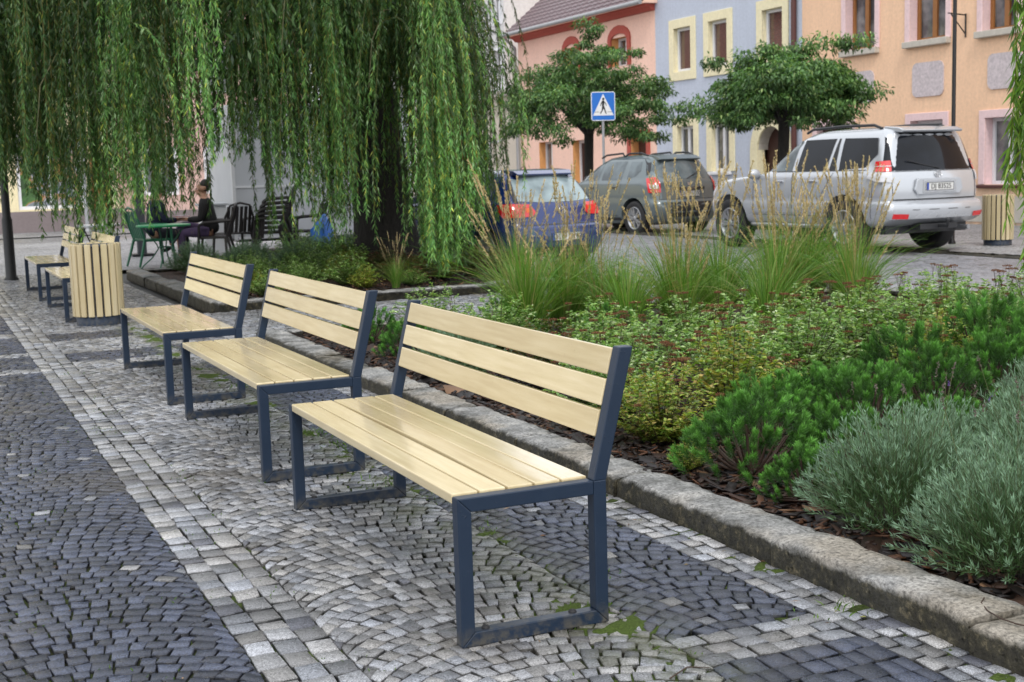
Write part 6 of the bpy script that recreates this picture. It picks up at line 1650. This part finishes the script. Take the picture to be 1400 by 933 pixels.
# food trailer
M_trail = m_plain('grey white trailer panel', (.50, .52, .55), .5, .1, 1.5); M_trim = m_plain('white aluminium trim', (.7, .71, .73), .35, .05)
tr = thing('trailer', 'pale grey box trailer standing behind the willow trunk', 'trailer', (7.15, 25.4, 0), 0); hx, hy = 1.72, 1.1
mb = MB(); mb.box(-hx, -hy, .28, hx, hy, 2.75); mb.obj('body', M_trail, tr, bevel=.03)
mb = MB()
for x in (-hx, hx): mb = MB(); mb.box(x-.03, -hy-.012, .26, x+.03, -hy+.03, 2.78); mb.obj('corner_trim', M_trim, tr)
mb = MB(); mb.box(-hx+.03, -hy-.014, 1.22, hx-.03, -hy-.001, 1.26); mb.obj('hatch_rail', M_trim, tr); mb = MB(); mb.box(-hx+.03, -hy-.012, .28, hx-.03, -hy-.001, .33); mb.obj('skirt_trim', M_trim, tr)
for x in (-.5, .35):
    for s in (-1,): w_ = wheel(tr, x, 0, .30, .18, -1, 5); w_.rotation_euler = (0, 0, PI/2); w_.location = (x, -hy+.12, .30)
mb = MB(); mb.box(-hx+.1, -hy+.2, .22, hx-.1, hy-.2, .29); mb.tube([(-hx, 0, .35), (-hx-.9, 0, .42)], .04, 8); mb.obj('chassis', M_black, tr)
cn = thing('serving_counter', 'low white counter beside the trailer, behind the person in black', 'counter', (5.05, 24.55, 0), 0); mb = MB(); mb.box(-.20, -.25, .05, .22, .25, .92); mb.obj('cabinet', M_trim, cn, bevel=.01); mb = MB(); mb.box(-.24, -.29, .922, .26, .29, .96); mb.obj('worktop', M_trail, cn, bevel=.006)
# blue cover thrown over a chair
def lump(name, label, cat, loc, size, mat, seed, n=14):
    r_ = np.random.default_rng(seed); bm = bmesh.new(); bmesh.ops.create_icosphere(bm, subdivisions=3, radius=1)
    from mathutils import noise as mn
    for v in bm.verts:
        k = 1+.35*mn.noise(v.co*1.4+Vector((seed, 0, 0)))+.15*mn.noise(v.co*3.5+Vector((seed, 3, 0))); v.co = Vector((v.co.x*size[0]*k, v.co.y*size[1]*k, max(-.3, v.co.z)*size[2]*k+size[2]*.28))
    me = bpy.data.meshes.new(name); bm.to_mesh(me); bm.free(); o = link(name, me, mat, None, label, cat, smooth=True); o.location = loc; return o
M_bluec = m_plain('blue plastic sheet', (.03, .16, .55), .4, .2, 5); M_rock = m_plain('pale rock', (.48, .47, .45), .85, .2, 6, .8, 30)
lump('blue_cover', 'bright blue plastic cover bundled behind the bed under the willow', 'cover', (6.55, 22.5, 0), (.22, .22, .55), M_bluec, 3)
lump('pale_rock', 'flat pale rock at the right corner of the willow bed, behind the blue car', 'rock', (7.35, 15.6, .05), (.42, .22, .15), M_rock, 5)
lump('pale_rock', 'small pale rock between shrubs in the bed under the willow', 'rock', (6.2, 16.6, .07), (.10, .08, .09), M_rock, 8)

# posts and lamps
def lamp_post(loc, label, r, h):
    t_ = thing('lamp_post', label, 'lamp post', loc)
    mb = MB(); mb.lathe([(r*1.7, 0), (r*1.7, .03), (r*1.25, .06), (r*1.2, .9), (r*.95, .95), (r*.9, h)], 20); mb.obj('pole', M_iron, t_)
    mb = MB(); mb.lathe([(r*.5, h), (.10, h+.10), (.19, h+.16), (.19, h+.19)], 20); mb.obj('lantern_base', M_iron, t_)
    mb = MB(); mb.lathe([(.17, h+.19), (.23, h+.62)], 20); mb.obj('lantern_glass', M_lens, t_)
    mb = MB(); mb.lathe([(.27, h+.62), (.26, h+.66), (.10, h+.80), (.02, h+.88)], 20); mb.obj('lantern_cap', M_iron, t_)
lamp_post((1.29, 20.95, -.01), 'black lamp post at the left edge beside the farthest bench', .062, 4.0)
lamp_post((16.0, 17.33, -.056), 'slim black lamp post rising behind the silver off roader', .036, 5.2)
t_ = thing('grey_pillar', 'dark grey upright advertising pillar behind the seated people', 'pillar', (3.95, 25.8, 0)); mb = MB(); mb.box(-.085, -.05, .04, .085, .05, 2.0); mb.obj('panel', m_plain('dark grey panel', (.06, .065, .075), .5), t_, bevel=.01); mb = MB(); mb.box(-.2, -.18, 0, .2, .18, .04); mb.obj('foot', M_black, t_, bevel=.008)
t_ = thing('street_pole', 'thin grey street pole in front of the yellow shop', 'pole', (4.75, 41.0, -.02)); mb = MB(); mb.tube([(0, 0, 0), (0, 0, 3.2)], .06, 10); mb.obj('shaft', M_pipe_gr, t_); mb = MB(); mb.lathe([(.10, 0), (.10, .03), (.065, .06)], 12); mb.obj('foot', M_pipe_gr, t_)

def crossing_sign():
    t_ = thing('crossing_sign', 'blue pedestrian crossing sign on a grey post before the peach house', 'road sign', (14.75, 27.3, -.056), R(-14))
    mb = MB(); mb.tube([(0, .03, 0), (0, .03, 2.95)], .030, 10); mb.obj('post', M_pipe_gr, t_)
    P = thing; zc = 2.86; hw, hh = .285, .33
    mb = MB(); c = .035; mb.prism([(-hw+c, zc-hh), (hw-c, zc-hh), (hw, zc-hh+c), (hw, zc+hh-c), (hw-c, zc+hh), (-hw+c, zc+hh), (-hw, zc+hh-c), (-hw, zc-hh+c)], -.012, 0, 'xz')
    white = m_plain('sign white', (.72, .72, .72), .4, .03); blue = m_plain('sign blue', (.012, .14, .52), .4, .05); blk = M_letter
    pl = mb.obj('plate', white, t_)
    k = .018; mb = MB(); mb.prism([(-hw+c, zc-hh+k), (hw-c, zc-hh+k), (hw-k, zc-hh+c), (hw-k, zc+hh-c), (hw-c, zc+hh-k), (-hw+c, zc+hh-k), (-hw+k, zc+hh-c), (-hw+k, zc-hh+c)], -.0145, -.0122, 'xz'); mb.obj('blue_field', blue, pl)
    zb = zc-.21; zt = zc+.28; mb = MB(); mb.prism([(-.245, zb), (.245, zb), (0, zt)], -.017, -.0147, 'xz'); mb.obj('white_triangle', white, pl)
    mb = MB(); y0, y1 = -.0195, -.0172
    def seg(a, b, w1, w2):
        dx, dz = b[0]-a[0], b[1]-a[1]; l = math.hypot(dx, dz); nx, nz = -dz/l, dx/l
        mb.prism([(a[0]+nx*w1, zc+a[1]+nz*w1), (b[0]+nx*w2, zc+b[1]+nz*w2), (b[0]-nx*w2, zc+b[1]-nz*w2), (a[0]-nx*w1, zc+a[1]-nz*w1)], y0, y1, 'xz')
    mb.prism([(.005+.028*math.cos(a*PI/6), zc+.165+.030*math.sin(a*PI/6)) for a in range(12)], y0, y1, 'xz')
    seg((0, .128), (-.005, .0), .030, .024); seg((-.002, .005), (.035, -.08), .022, .015); seg((.035, -.08), (.065, -.175), .015, .011); seg((-.008, .005), (-.02, -.085), .022, .015); seg((-.02, -.085), (-.075, -.17), .014, .011)
    seg((.0, .12), (.058, .06), .013, .010); seg((.058, .06), (.075, .01), .010, .008); seg((-.01, .12), (-.05, .06), .013, .010); seg((-.05, .06), (-.065, .005), .010, .008)
    mb.obj('pedestrian_figure', blk, pl)
    mb = MB(); mb.box(-.205, -.0192, zc-.135, -.095, -.0172, zc-.127); mb.box(.095, -.0192, zc-.135, .205, -.0192+.002, zc-.127); mb.obj('crossing_lines', blk, pl)
    mb = MB(); mb.box(-.04, .0005, zc-.2, .04, .06, zc-.16); mb.box(-.04, .0005, zc+.14, .04, .06, zc+.18); mb.obj('clamp', M_pipe_gr, t_)
crossing_sign()
